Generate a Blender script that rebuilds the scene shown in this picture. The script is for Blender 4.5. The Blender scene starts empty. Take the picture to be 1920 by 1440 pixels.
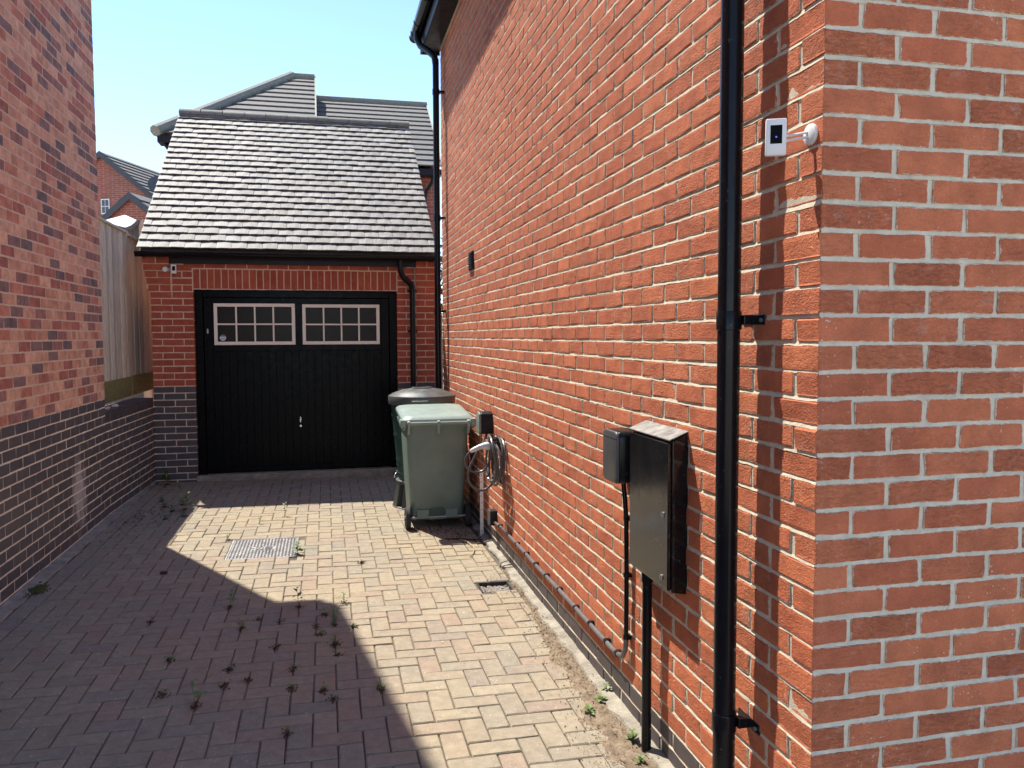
import bpy, bmesh, math, random
import numpy as np
from mathutils import Matrix, Vector
random.seed(11)
rng = np.random.default_rng(11)
sc = bpy.context.scene
col = sc.collection
R = math.radians

# ------------------------------------------------------------------ camera, sky, sun, exposure
CAM_Z = 1.66
CR = ((0.97426, -0.2254, -0.00379), (-0.01711, -0.05716, -0.99822), (0.22479, 0.97259, -0.05955))  # right, down, forward
FPX = 1507.9
cd = bpy.data.cameras.new('camera')
cam = bpy.data.objects.new('camera', cd)
col.objects.link(cam)
cd.sensor_width = 36.0
cd.lens = FPX / 1920 * 36
cd.clip_start = 0.05
cd.clip_end = 900
rt, dn, fw = (Vector(v) for v in CR)
m3 = Matrix((rt, -dn, -fw)).transposed()
cam.matrix_world = Matrix.Translation((0, 0, CAM_Z)) @ m3.to_4x4()
sc.camera = cam

SUN_AZ, SUN_EL = R(31.0), R(60.0)          # azimuth: from +Y towards -X
sdir = Vector((-math.sin(SUN_AZ) * math.cos(SUN_EL), math.cos(SUN_AZ) * math.cos(SUN_EL), math.sin(SUN_EL)))
w = bpy.data.worlds.new('World')
sc.world = w
w.use_nodes = True
wn = w.node_tree
bg = wn.nodes['Background']
sky = wn.nodes.new('ShaderNodeTexSky')
sky.sky_type = 'NISHITA'
sky.sun_disc = False
sky.sun_elevation = SUN_EL
sky.sun_rotation = -SUN_AZ
sky.air_density = 0.76
sky.dust_density = 0.0
sky.ozone_density = 2.6
wn.links.new(sky.outputs[0], bg.inputs[0])
bg.inputs[1].default_value = 0.145
sl = bpy.data.lights.new('sun', 'SUN')
sl.energy = 3.7
sl.angle = R(0.55)
sl.color = (1.0, 0.93, 0.82)
so = bpy.data.objects.new('sun', sl)
col.objects.link(so)
so.location = sdir * 30
so.rotation_euler = sdir.to_track_quat('Z', 'Y').to_euler()
sc.view_settings.view_transform = 'Standard'
sc.view_settings.look = 'None'
sc.view_settings.gamma = 1
sc.view_settings.use_curve_mapping = False
sc.view_settings.exposure = 1.27


# ------------------------------------------------------------------ node helpers and materials
def nd(nt, typ, ins=None, **props):
    n = nt.nodes.new(typ)
    for k, v in props.items():
        setattr(n, k, v)
    for k, v in (ins or {}).items():
        s = n.inputs[k]
        if isinstance(v, bpy.types.NodeSocket):
            nt.links.new(v, s)
        else:
            s.default_value = v
    return n


def newmat(name):
    m = bpy.data.materials.new(name)
    m.use_nodes = True
    return m, m.node_tree, m.node_tree.nodes['Principled BSDF']


def c4(c):
    return (c[0], c[1], c[2], 1.0)


def ramp(nt, fac, stops, interp='LINEAR'):
    r = nd(nt, 'ShaderNodeValToRGB', {'Fac': fac})
    r.color_ramp.interpolation = interp
    els = r.color_ramp.elements
    while len(els) < len(stops):
        els.new(0.5)
    for e, (p, c) in zip(els, stops):
        e.position = p
        e.color = c4(c) if len(c) == 3 else c
    return r.outputs[0]


def mix(nt, fac, a, b, typ='MIX'):
    n = nd(nt, 'ShaderNodeMix', data_type='RGBA', blend_type=typ)
    for s, v in ((n.inputs[0], fac), (n.inputs[6], a), (n.inputs[7], b)):
        if isinstance(v, bpy.types.NodeSocket):
            nt.links.new(v, s)
        else:
            s.default_value = v if not isinstance(v, tuple) else c4(v)
    return n.outputs[2]


def math_(nt, op, a, b=0.0):
    n = nd(nt, 'ShaderNodeMath', operation=op)
    for s, v in ((n.inputs[0], a), (n.inputs[1], b)):
        if isinstance(v, bpy.types.NodeSocket):
            nt.links.new(v, s)
        else:
            s.default_value = v
    return n.outputs[0]


def noise(nt, vec, scale, detail=3, rough=0.55, dist=0.0):
    return nd(nt, 'ShaderNodeTexNoise', {'Vector': vec, 'Scale': scale, 'Detail': detail, 'Roughness': rough, 'Distortion': dist}).outputs[0]


def prand(nt):
    """random number per piece (object random for single pieces, stored attribute for joined ones) and shifted coordinates"""
    a = nd(nt, 'ShaderNodeAttribute', attribute_name='rnd').outputs['Fac']
    o = nd(nt, 'ShaderNodeObjectInfo').outputs['Random']
    r = math_(nt, 'FRACT', math_(nt, 'ADD', a, o))
    pos = nd(nt, 'ShaderNodeNewGeometry').outputs['Position']
    sh = nd(nt, 'ShaderNodeCombineXYZ', {'X': math_(nt, 'MULTIPLY', r, 31.0), 'Y': math_(nt, 'MULTIPLY', r, 17.0), 'Z': math_(nt, 'MULTIPLY', r, 53.0)}).outputs[0]
    v = nd(nt, 'ShaderNodeVectorMath', {0: pos, 1: sh}, operation='ADD').outputs[0]
    r2 = math_(nt, 'FRACT', math_(nt, 'MULTIPLY', r, 7.31))
    return r, r2, v, pos


def brick_mat(name, stops, pale=(0.6, 0.42, 0.34), pale_amt=0.35, bump=0.6, dist=0.004, rough=0.9, crease=46.0, interp='LINEAR', lowamp=(0.8, 1.16), spec=0.3, specks=False, stain=None, smear=None, dark=(0.17, 0.05, 0.03)):
    m, nt, b = newmat(name)
    r, r2, v, pos = prand(nt)
    c = ramp(nt, r, stops, interp)
    nA = noise(nt, v, 11.0, 4, 0.6)
    k = nd(nt, 'ShaderNodeMapRange', {'Value': nA, 'From Min': 0.3, 'From Max': 0.7, 'To Min': lowamp[0], 'To Max': lowamp[1]}).outputs[0]
    kk = nd(nt, 'ShaderNodeCombineXYZ', {'X': k, 'Y': k, 'Z': k}).outputs[0]
    c = mix(nt, 1.0, c, kk, 'MULTIPLY')
    nP = noise(nt, v, 24.0, 6, 0.7, 0.6)
    pf = ramp(nt, nP, [(0.56, (0, 0, 0)), (0.76, (1, 1, 1))])
    pf = math_(nt, 'MULTIPLY', pf, math_(nt, 'MULTIPLY', r2, pale_amt * 2))
    c = mix(nt, pf, c, pale)
    nS = noise(nt, v, 190.0, 3, 0.7)
    ks = nd(nt, 'ShaderNodeMapRange', {'Value': nS, 'From Min': 0.3, 'From Max': 0.7, 'To Min': 0.86, 'To Max': 1.12}).outputs[0]
    c = mix(nt, 1.0, c, nd(nt, 'ShaderNodeCombineXYZ', {'X': ks, 'Y': ks, 'Z': ks}).outputs[0], 'MULTIPLY')
    if specks:                                       # splashes of lime and mortar, then dark flecks
        q = math_(nt, 'MULTIPLY', ramp(nt, noise(nt, v, 120.0, 2, 0.5), [(0.68, (0, 0, 0)), (0.72, (1, 1, 1))]), ramp(nt, noise(nt, pos, 4.0, 2, 0.5), [(0.5, (0, 0, 0)), (0.62, (0.8, 0.8, 0.8))]))
        c = mix(nt, q, c, (0.66, 0.58, 0.50))
        q = ramp(nt, noise(nt, v, 62.0, 5, 0.72, 1.0), [(0.655, (0, 0, 0)), (0.70, (0.6, 0.6, 0.6))])
        c = mix(nt, q, c, dark)  # crack shade put into the brick colour; dark lichen spots on tiles
    if smear:                                        # mortar left on the edges of the brick
        ed = nd(nt, 'ShaderNodeAttribute', attribute_name='edge').outputs['Fac']
        q = math_(nt, 'ADD', math_(nt, 'MULTIPLY', ed, 0.55), math_(nt, 'MULTIPLY', noise(nt, v, 55.0, 4, 0.65), 1.0))
        c = mix(nt, ramp(nt, q, [(0.50, (1, 1, 1)), (0.62, (0, 0, 0))]), c, smear)
    if stain:                                        # lime bloom spreading from one spot
        dd = nd(nt, 'ShaderNodeVectorMath', {0: pos, 1: stain}, operation='SUBTRACT').outputs[0]
        ds_ = nd(nt, 'ShaderNodeVectorMath', {0: nd(nt, 'ShaderNodeMapping', {'Vector': dd, 'Scale': (1, 1.1, 0.75)}).outputs[0]}, operation='LENGTH').outputs['Value']
        q = math_(nt, 'SUBTRACT', math_(nt, 'ADD', math_(nt, 'MULTIPLY', noise(nt, pos, 14.0, 5, 0.7), 0.5), 0.0), math_(nt, 'MULTIPLY', ds_, 1.0))
        c = mix(nt, ramp(nt, q, [(0.0, (0, 0, 0)), (0.16, (0.9, 0.9, 0.9))]), c, (0.50, 0.46, 0.44))
    nt.links.new(c, b.inputs['Base Color'])
    b.inputs['Roughness'].default_value = rough
    b.inputs['Specular IOR Level'].default_value = spec
    st = nd(nt, 'ShaderNodeMapping', {'Vector': v, 'Rotation': (0.5, 0.4, 0.3), 'Scale': (1.0, 1.0, 1.9)}).outputs[0]
    h1 = noise(nt, st, crease, 5, 0.62, 1.4)
    h1 = math_(nt, 'POWER', h1, 1.6)
    h2 = noise(nt, v, 10.0, 2, 0.5)
    h = math_(nt, 'ADD', math_(nt, 'MULTIPLY', h1, math_(nt, 'ADD', math_(nt, 'MULTIPLY', math_(nt, 'POWER', r2, 1.5), 1.2), 0.35)), math_(nt, 'MULTIPLY', h2, 0.7))
    bp = nd(nt, 'ShaderNodeBump', {'Height': h, 'Strength': bump, 'Distance': dist}).outputs[0]
    nt.links.new(bp, b.inputs['Normal'])
    return m


def gen(name, ca, cb=None, scale=8.0, rough=0.6, metal=0.0, bump=0.0, bscale=60.0, bdist=0.003, spec=0.5, detail=5, per_piece=0.0, stretch=None, rvar=0.0, speck=None):
    """two-tone noisy material with relief; per_piece shifts the tone from piece to piece"""
    m, nt, b = newmat(name)
    cb = cb or tuple(x * 0.75 for x in ca)
    r, r2, v, pos = prand(nt)
    src = v if per_piece else pos
    if stretch:
        src = nd(nt, 'ShaderNodeMapping', {'Vector': src, 'Scale': stretch}).outputs[0]
    n = noise(nt, src, scale, detail, 0.6, 0.3)
    f = ramp(nt, n, [(0.32, (0, 0, 0)), (0.68, (1, 1, 1))])
    c = mix(nt, f, ca, cb)
    if per_piece:
        k = nd(nt, 'ShaderNodeMapRange', {'Value': r, 'To Min': 1 - per_piece, 'To Max': 1 + per_piece}).outputs[0]
        c = mix(nt, 1.0, c, nd(nt, 'ShaderNodeCombineXYZ', {'X': k, 'Y': k, 'Z': k}).outputs[0], 'MULTIPLY')
    if speck:
        sc_, th, sc_col = speck
        ns = noise(nt, pos, sc_, 2, 0.5)
        c = mix(nt, ramp(nt, ns, [(th, (0, 0, 0)), (th + 0.03, (1, 1, 1))]), c, sc_col)
    nt.links.new(c, b.inputs['Base Color'])
    b.inputs['Roughness'].default_value = rough
    b.inputs['Metallic'].default_value = metal
    b.inputs['Specular IOR Level'].default_value = spec
    if rvar:
        nr = noise(nt, pos, 14.0, 5, 0.65)
        rr = nd(nt, 'ShaderNodeMapRange', {'Value': nr, 'From Min': 0.3, 'From Max': 0.7, 'To Min': max(0.03, rough - rvar), 'To Max': rough + rvar}).outputs[0]
        nt.links.new(rr, b.inputs['Roughness'])
    if bump:
        h = noise(nt, src, bscale, 5, 0.6)
        nt.links.new(nd(nt, 'ShaderNodeBump', {'Height': h, 'Strength': bump, 'Distance': bdist}).outputs[0], b.inputs['Normal'])
    return m


def far_brick_mat(name, c1, c2, mortar, flip=False):
    """brickwork too far away to tell the bricks apart"""
    m, nt, b = newmat(name)
    pos = nd(nt, 'ShaderNodeNewGeometry').outputs['Position']
    s = nd(nt, 'ShaderNodeSeparateXYZ', {0: pos})
    u = math_(nt, 'ADD', s.outputs[0], math_(nt, 'MULTIPLY', s.outputs[1], 0.9))
    v = nd(nt, 'ShaderNodeCombineXYZ', {'X': u, 'Y': s.outputs[2], 'Z': 0.0}).outputs[0]
    t = nd(nt, 'ShaderNodeTexBrick', {'Vector': v, 'Color1': c4(c1), 'Color2': c4(c2), 'Mortar': c4(mortar), 'Scale': 1.0, 'Mortar Size': 0.007, 'Brick Width': 0.225, 'Row Height': 0.075, 'Bias': -0.2})
    n = noise(nt, pos, 3.0, 4, 0.6)
    k = nd(nt, 'ShaderNodeMapRange', {'Value': n, 'From Min': 0.3, 'From Max': 0.7, 'To Min': 0.85, 'To Max': 1.12}).outputs[0]
    c = mix(nt, 1.0, t.outputs[0], nd(nt, 'ShaderNodeCombineXYZ', {'X': k, 'Y': k, 'Z': k}).outputs[0], 'MULTIPLY')
    nt.links.new(c, b.inputs['Base Color'])
    b.inputs['Roughness'].default_value = 0.9
    nt.links.new(nd(nt, 'ShaderNodeBump', {'Height': t.outputs[1], 'Strength': 0.5, 'Distance': -0.01}).outputs[0], b.inputs['Normal'])
    return m


MT = {}
MT['red'] = brick_mat('red_brick', [(0.0, (0.46, 0.128, 0.060)), (0.35, (0.51, 0.152, 0.070)), (0.7, (0.56, 0.172, 0.078)), (1.0, (0.49, 0.136, 0.064))], pale_amt=0.28, bump=1.0, dist=0.0085, specks=True, smear=(0.58, 0.50, 0.385))
MT['garage_red'] = brick_mat('garage_red_brick', [(0.0, (0.36, 0.085, 0.05)), (0.5, (0.43, 0.11, 0.06)), (1.0, (0.38, 0.095, 0.055))], pale_amt=0.2, bump=0.4, smear=(0.58, 0.42, 0.32))
MT['multi'] = brick_mat('multi_brick', [(0.0, (0.68, 0.37, 0.25)), (0.18, (0.74, 0.43, 0.29)), (0.34, (0.65, 0.33, 0.22)), (0.52, (0.58, 0.235, 0.155)), (0.63, (0.44, 0.165, 0.125)), (0.74, (0.36, 0.175, 0.145)), (0.86, (0.28, 0.17, 0.155)), (0.94, (0.20, 0.145, 0.14))],
                        pale=(0.62, 0.42, 0.32), pale_amt=0.4, bump=0.5, interp='CONSTANT', lowamp=(0.68, 1.25), smear=(0.60, 0.42, 0.33))
MT['blue'] = brick_mat('blue_brick', [(0.0, (0.062, 0.054, 0.058)), (0.5, (0.075, 0.062, 0.066)), (1.0, (0.085, 0.066, 0.068))], pale=(0.13, 0.12, 0.12), pale_amt=0.12, bump=0.15, rough=0.55, spec=0.5)
MT['blue_left'] = brick_mat('blue_brick_stained', [(0.0, (0.082, 0.078, 0.088)), (0.5, (0.098, 0.090, 0.098)), (1.0, (0.112, 0.096, 0.098))], pale=(0.17, 0.15, 0.15), pale_amt=0.12, bump=0.15, rough=0.5, spec=0.5, stain=(-1.93, 6.95, 0.42))
MT['mortar'] = gen('mortar', (0.70, 0.61, 0.465), (0.54, 0.46, 0.345), 26.0, 0.95, bump=0.6, bscale=150.0, bdist=0.003, spec=0.2)
MT['mortar_cream'] = gen('mortar_cream', (0.86, 0.75, 0.58), (0.76, 0.65, 0.50), 22.0, 0.95, bump=0.5, bscale=150.0, bdist=0.003, spec=0.2)
MT['mortar_pink'] = gen('mortar_pink', (0.74, 0.56, 0.43), (0.64, 0.46, 0.35), 22.0, 0.95, bump=0.5, bscale=150.0, bdist=0.003, spec=0.2)
MT['core'] = gen('wall_core', (0.3, 0.2, 0.16), rough=0.95)
MT['tile'] = brick_mat('roof_tile', [(0.0, (0.135, 0.133, 0.124)), (0.3, (0.195, 0.192, 0.178)), (0.6, (0.155, 0.152, 0.142)), (0.8, (0.235, 0.23, 0.212)), (1.0, (0.125, 0.123, 0.116))], pale=(0.36, 0.345, 0.29), pale_amt=0.5, specks=True, dark=(0.035, 0.034, 0.03), lowamp=(0.7, 1.25), bump=0.6, rough=0.66, crease=70.0, spec=0.5)
MT['far_tile'] = gen('far_roof_tile', (0.085, 0.082, 0.078), (0.13, 0.125, 0.115), 9.0, 0.8, bump=0.5, bscale=30, bdist=0.01)
MT['ridge'] = gen('ridge_tile', (0.17, 0.165, 0.145), (0.26, 0.25, 0.20), 16.0, 0.85, bump=0.6, bscale=70, bdist=0.004, speck=(60.0, 0.66, (0.05, 0.05, 0.045)))
MT['black'] = gen('black_plastic', (0.008, 0.008, 0.010), (0.011, 0.011, 0.013), 12.0, 0.2, rvar=0.06, spec=0.2, speck=(70.0, 0.71, (0.05, 0.048, 0.045)))
MT['black_matt'] = gen('black_paint', (0.010, 0.010, 0.014), (0.013, 0.013, 0.017), 12.0, 0.45, rvar=0.1, spec=0.25)
MT['door'] = gen('door_paint', (0.0018, 0.0018, 0.003), (0.0024, 0.0024, 0.0034), 8.0, 0.3, rvar=0.08, spec=0.09)
MT['box'] = gen('meter_box', (0.009, 0.009, 0.010), (0.015, 0.0145, 0.014), 9.0, 0.13, rvar=0.06, bump=0.08, bscale=5.0, bdist=0.01, speck=(90.0, 0.70, (0.10, 0.095, 0.09)), spec=0.42)
MT['charger'] = gen('charger_grey', (0.06, 0.062, 0.066), (0.075, 0.077, 0.08), 20.0, 0.38)
MT['upvc'] = gen('window_frame', (0.90, 0.87, 0.76), (0.88, 0.84, 0.73), 14.0, 0.5)
MT['pane'] = gen('dark_pane', (0.016, 0.0135, 0.0125), (0.024, 0.020, 0.018), 6.0, 0.25, spec=0.12)
MT['white'] = gen('white_plastic', (0.80, 0.80, 0.78), (0.76, 0.76, 0.74), 20.0, 0.4)
MT['lens'] = gen('lens_black', (0.003, 0.003, 0.004), (0.003, 0.003, 0.004), 5.0, 0.2, spec=0.04)
MT['bin'] = gen('bin_plastic', (0.165, 0.225, 0.195), (0.125, 0.175, 0.152), 5.0, 0.48, rvar=0.1, bump=0.1, bscale=40, bdist=0.002)
MT['bin_lid'] = gen('bin_lid_plastic', (0.26, 0.335, 0.305), (0.215, 0.285, 0.26), 4.0, 0.4, rvar=0.1)
MT['butt'] = gen('butt_plastic', (0.022, 0.060, 0.048), (0.03, 0.07, 0.056), 4.0, 0.36, rvar=0.08)
MT['butt_lid'] = gen('butt_lid_plastic', (0.055, 0.062, 0.060), (0.085, 0.09, 0.086), 10.0, 0.42, rvar=0.12)
MT['stand'] = gen('stand_plastic', (0.04, 0.048, 0.044), (0.06, 0.066, 0.06), 10.0, 0.5)
MT['rubber'] = gen('rubber', (0.018, 0.018, 0.018), (0.03, 0.029, 0.028), 12.0, 0.8)
MT['cable'] = gen('cable_sheath', (0.06, 0.062, 0.065), (0.08, 0.082, 0.085), 20.0, 0.35)
MT['plug'] = gen('plug_plastic', (0.66, 0.65, 0.64), (0.6, 0.59, 0.58), 30.0, 0.35)
MT['conduit'] = gen('grey_conduit', (0.10, 0.098, 0.10), (0.15, 0.145, 0.145), 25.0, 0.35)
MT['wood'] = gen('fence_board', (0.72, 0.66, 0.54), (0.40, 0.36, 0.28), 9.0, 0.9, bump=0.8, bscale=30, bdist=0.006, per_piece=0.25, stretch=(9.0, 9.0, 0.7), detail=9)
MT['wood_green'] = gen('mossy_board', (0.22, 0.21, 0.08), (0.14, 0.14, 0.05), 7.0, 0.95, bump=0.4, bscale=40, per_piece=0.15, stretch=(1.0, 1.0, 5.0))
MT['wood_blue'] = gen('grey_fence_board', (0.16, 0.18, 0.20), (0.12, 0.14, 0.155), 7.0, 0.9, per_piece=0.15, stretch=(6.0, 6.0, 0.5))
MT['concrete'] = gen('concrete', (0.38, 0.34, 0.27), (0.20, 0.18, 0.145), 9.0, 0.95, bump=0.9, bscale=60, bdist=0.01, speck=(120.0, 0.68, (0.55, 0.53, 0.48)))
MT['soil'] = gen('soil', (0.31, 0.24, 0.165), (0.16, 0.115, 0.075), 26.0, 1.0, bump=1.0, bscale=120, bdist=0.01, speck=(170.0, 0.68, (0.42, 0.36, 0.27)))
MT['sand'] = gen('joint_sand', (0.085, 0.07, 0.055), (0.20, 0.165, 0.12), 1.6, 1.0, bump=1.0, bscale=200, bdist=0.006)
MT['bounce_ground'] = gen('forecourt_bounce', (0.52, 0.45, 0.34), (0.46, 0.39, 0.30), 3.0, 0.95, bump=0.4, bscale=200)  # unseen forecourt, tone raised to bounce warm light into the shade
MT['leaf'] = gen('weed_leaf', (0.12, 0.20, 0.045), (0.085, 0.14, 0.03), 60.0, 0.6, per_piece=0.3)
MT['leaf_dark'] = gen('shrub_leaf', (0.05, 0.115, 0.025), (0.09, 0.17, 0.04), 20.0, 0.5, per_piece=0.3)
MT['dead'] = gen('dead_leaf', (0.12, 0.055, 0.03), (0.06, 0.035, 0.022), 90.0, 0.9, per_piece=0.4)
MT['straw'] = gen('dry_stalk', (0.45, 0.36, 0.22), (0.34, 0.26, 0.15), 60.0, 0.9)
MT['moss'] = gen('moss', (0.09, 0.10, 0.025), (0.05, 0.06, 0.02), 120.0, 1.0, bump=1.0, bscale=300)
MT['steel'] = gen('galvanised_steel', (0.42, 0.42, 0.42), (0.33, 0.33, 0.33), 20.0, 0.45, metal=0.75, rvar=0.1)
MT['chrome'] = gen('chrome', (0.7, 0.7, 0.7), (0.6, 0.6, 0.6), 20.0, 0.2, metal=1.0)
MT['canvas'] = gen('white_canvas', (0.82, 0.82, 0.82), (0.76, 0.76, 0.77), 4.0, 0.9)
MT['stone'] = gen('pale_stone', (0.55, 0.52, 0.47), (0.40, 0.36, 0.31), 30.0, 0.9, per_piece=0.3)
MT['dust'] = gen('dusty_black', (0.10, 0.098, 0.09), (0.30, 0.29, 0.26), 22.0, 0.6, rvar=0.15)
MT['far_brick'] = far_brick_mat('distant_brick', (0.27, 0.075, 0.052), (0.32, 0.10, 0.066), (0.36, 0.24, 0.19))
MT['trim'] = gen('dark_verge', (0.045, 0.047, 0.055), (0.06, 0.06, 0.068), 9.0, 0.6)
MT['glass_far'] = gen('far_glass', (0.10, 0.11, 0.12), (0.07, 0.08, 0.09), 3.0, 0.1)
MT['blue_print'] = gen('sticker_blue', (0.05, 0.20, 0.42), (0.05, 0.20, 0.42), 5.0, 0.4)

# paving blocks: tone per block, lichen specks
m, nt, b = newmat('paving_block')
r, r2, v, pos = prand(nt)
c = ramp(nt, r, [(0.0, (0.29, 0.247, 0.185)), (0.2, (0.265, 0.23, 0.175)), (0.4, (0.31, 0.27, 0.197)), (0.56, (0.25, 0.226, 0.18)), (0.7, (0.29, 0.243, 0.18)), (0.84, (0.282, 0.22, 0.17)), (0.92, (0.24, 0.218, 0.18)), (1.0, (0.30, 0.256, 0.188))])
nL = noise(nt, pos, 0.9, 3, 0.5)
c = mix(nt, ramp(nt, nL, [(0.42, (0, 0, 0)), (0.66, (0.5, 0.5, 0.5))]), c, (0.33, 0.265, 0.17))
nA = noise(nt, v, 22.0, 5, 0.65)
k = nd(nt, 'ShaderNodeMapRange', {'Value': nA, 'From Min': 0.3, 'From Max': 0.7, 'To Min': 0.84, 'To Max': 1.14}).outputs[0]
c = mix(nt, 1.0, c, nd(nt, 'ShaderNodeCombineXYZ', {'X': k, 'Y': k, 'Z': k}).outputs[0], 'MULTIPLY')
nS = noise(nt, v, 300.0, 3, 0.7)
k = nd(nt, 'ShaderNodeMapRange', {'Value': nS, 'From Min': 0.3, 'From Max': 0.7, 'To Min': 0.8, 'To Max': 1.18}).outputs[0]
c = mix(nt, 1.0, c, nd(nt, 'ShaderNodeCombineXYZ', {'X': k, 'Y': k, 'Z': k}).outputs[0], 'MULTIPLY')
nW = noise(nt, pos, 85.0, 2, 0.5)
nW2 = noise(nt, pos, 3.0, 2, 0.5)
wf = math_(nt, 'MULTIPLY', ramp(nt, nW, [(0.675, (0, 0, 0)), (0.71, (1, 1, 1))]), ramp(nt, nW2, [(0.4, (0.1, 0.1, 0.1)), (0.62, (0.9, 0.9, 0.9))]))
c = mix(nt, wf, c, (0.55, 0.53, 0.48))
nt.links.new(c, b.inputs['Base Color'])
b.inputs['Roughness'].default_value = 0.9
b.inputs['Specular IOR Level'].default_value = 0.25
h = math_(nt, 'ADD', noise(nt, v, 240.0, 3, 0.6), math_(nt, 'MULTIPLY', noise(nt, v, 30.0, 3, 0.5), 0.8))
nt.links.new(nd(nt, 'ShaderNodeBump', {'Height': h, 'Strength': 0.5, 'Distance': 0.003}).outputs[0], b.inputs['Normal'])
MT['paver'] = m


# ------------------------------------------------------------------ mesh helpers
def rrect(cx, cy, hx, hy, r, n=5):
    pts = []
    for sx, sy, a0 in ((1, 1, 0), (-1, 1, 90), (-1, -1, 180), (1, -1, 270)):
        for i in range(n + 1):
            a = R(a0 + 90 * i / n)
            pts.append((cx + sx * (hx - r) + r * math.cos(a), cy + sy * (hy - r) + r * math.sin(a)))
    return pts


class MB:
    def __init__(s):
        s.v, s.f, s.mi, s.cur = [], [], [], 0

    def add(s, vs, fs):
        o = len(s.v)
        s.v += [tuple(p) for p in vs]
        s.f += [tuple(i + o for i in f) for f in fs]
        s.mi += [s.cur] * len(fs)
        return s

    def box(s, x0, x1, y0, y1, z0, z1, mat=None):
        vs = [Vector((x, y, z)) for z in (z0, z1) for y in (y0, y1) for x in (x0, x1)]
        if mat is not None:
            vs = [mat @ p for p in vs]
        return s.add(vs, [(0, 2, 3, 1), (4, 5, 7, 6), (0, 1, 5, 4), (2, 6, 7, 3), (0, 4, 6, 2), (1, 3, 7, 5)])

    def tube(s, path, r, n=8, cap=True, closed=False):
        P = [Vector(p) for p in path]
        rs = r if isinstance(r, (list, tuple)) else [r] * len(P)
        vs, fs = [], []
        up = None
        for i, p in enumerate(P):
            a = P[i - 1] if i else (P[-1] if closed else P[0])
            c_ = P[i + 1] if i < len(P) - 1 else (P[0] if closed else P[-1])
            t = (c_ - a).normalized()
            if up is None:
                up = Vector((0, 0, 1)) if abs(t.z) < 0.9 else Vector((1, 0, 0))
            x = up.cross(t).normalized()
            up = t.cross(x).normalized()
            for k in range(n):
                an = 2 * math.pi * k / n
                vs.append(p + (x * math.cos(an) + up * math.sin(an)) * rs[i])
        L = len(P)
        for i in range(L if closed else L - 1):
            j = (i + 1) % L
            for k in range(n):
                fs.append((i * n + k, i * n + (k + 1) % n, j * n + (k + 1) % n, j * n + k))
        if cap and not closed:
            fs.append(tuple(range(n - 1, -1, -1)))
            fs.append(tuple((L - 1) * n + k for k in range(n)))
        return s.add(vs, fs)

    def lathe(s, cx, cy, prof, n=32, cap=True):
        vs, fs = [], []
        for r, z in prof:
            for k in range(n):
                a = 2 * math.pi * k / n
                vs.append((cx + r * math.cos(a), cy + r * math.sin(a), z))
        for i in range(len(prof) - 1):
            for k in range(n):
                fs.append((i * n + k, i * n + (k + 1) % n, (i + 1) * n + (k + 1) % n, (i + 1) * n + k))
        if cap:
            fs.append(tuple(range(n - 1, -1, -1)))
            fs.append(tuple((len(prof) - 1) * n + k for k in range(n)))
        return s.add(vs, fs)

    def loft(s, rings, cap=True):
        n = len(rings[0])
        vs = [p for rg in rings for p in rg]
        fs = []
        for i in range(len(rings) - 1):
            for k in range(n):
                fs.append((i * n + k, i * n + (k + 1) % n, (i + 1) * n + (k + 1) % n, (i + 1) * n + k))
        if cap:
            fs.append(tuple(range(n - 1, -1, -1)))
            fs.append(tuple((len(rings) - 1) * n + k for k in range(n)))
        return s.add(vs, fs)

    def prism(s, poly, d):
        """polygon (list of 3D points) pushed along vector d"""
        n = len(poly)
        P = [Vector(p) for p in poly]
        D = Vector(d)
        return s.add(P + [p + D for p in P], [tuple(range(n - 1, -1, -1)), tuple(range(n, 2 * n))] + [(i, (i + 1) % n, n + (i + 1) % n, n + i) for i in range(n)])

    def build(s, name, mat, parent=None, smooth=False, bevel=0.0, seg=2, fix=True):
        me = bpy.data.meshes.new(name)
        me.from_pydata(s.v, [], s.f)
        if bevel or fix:
            bm = bmesh.new()
            bm.from_mesh(me)
            for fc, mi in zip(bm.faces, s.mi):
                fc.material_index = mi
            if fix:
                bmesh.ops.recalc_face_normals(bm, faces=bm.faces[:])
            if bevel:
                es = [e for e in bm.edges if len(e.link_faces) == 2 and e.calc_face_angle(0) > R(30)]
                bmesh.ops.bevel(bm, geom=es, offset=bevel, segments=seg, affect='EDGES', profile=0.5, clamp_overlap=True)
            bm.to_mesh(me)
            bm.free()
        for mm in (mat if isinstance(mat, (list, tuple)) else [mat]):
            me.materials.append(MT[mm] if isinstance(mm, str) else mm)
        if smooth:
            me.polygons.foreach_set('use_smooth', [True] * len(me.polygons))
            me.set_sharp_from_angle(angle=R(38))
        me.update()
        return link(name, me, parent)


PINV = {}


def link(name, me, parent=None, mw=None):
    o = bpy.data.objects.new(name, me)
    col.objects.link(o)
    if parent is not None:
        o.parent = parent
        o.matrix_parent_inverse = PINV.get(parent.name, Matrix.Identity(4))
    if mw is not None:
        o.matrix_basis = mw
    return o


def tag(o, label=None, cat=None, group=None, kind=None):
    for k, v in (('label', label), ('category', cat), ('group', group), ('kind', kind)):
        if v:
            o[k] = v
    return o


def thing(name, loc, label, cat, group=None):
    e = bpy.data.objects.new(name, None)
    col.objects.link(e)
    e.location = loc
    e.empty_display_size = 0.1
    PINV[e.name] = Matrix.Translation(-Vector(loc))
    return tag(e, label, cat, group)


def gz(x, y):
    return -0.013 - 0.0136 * x + 0.004 * y


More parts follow.
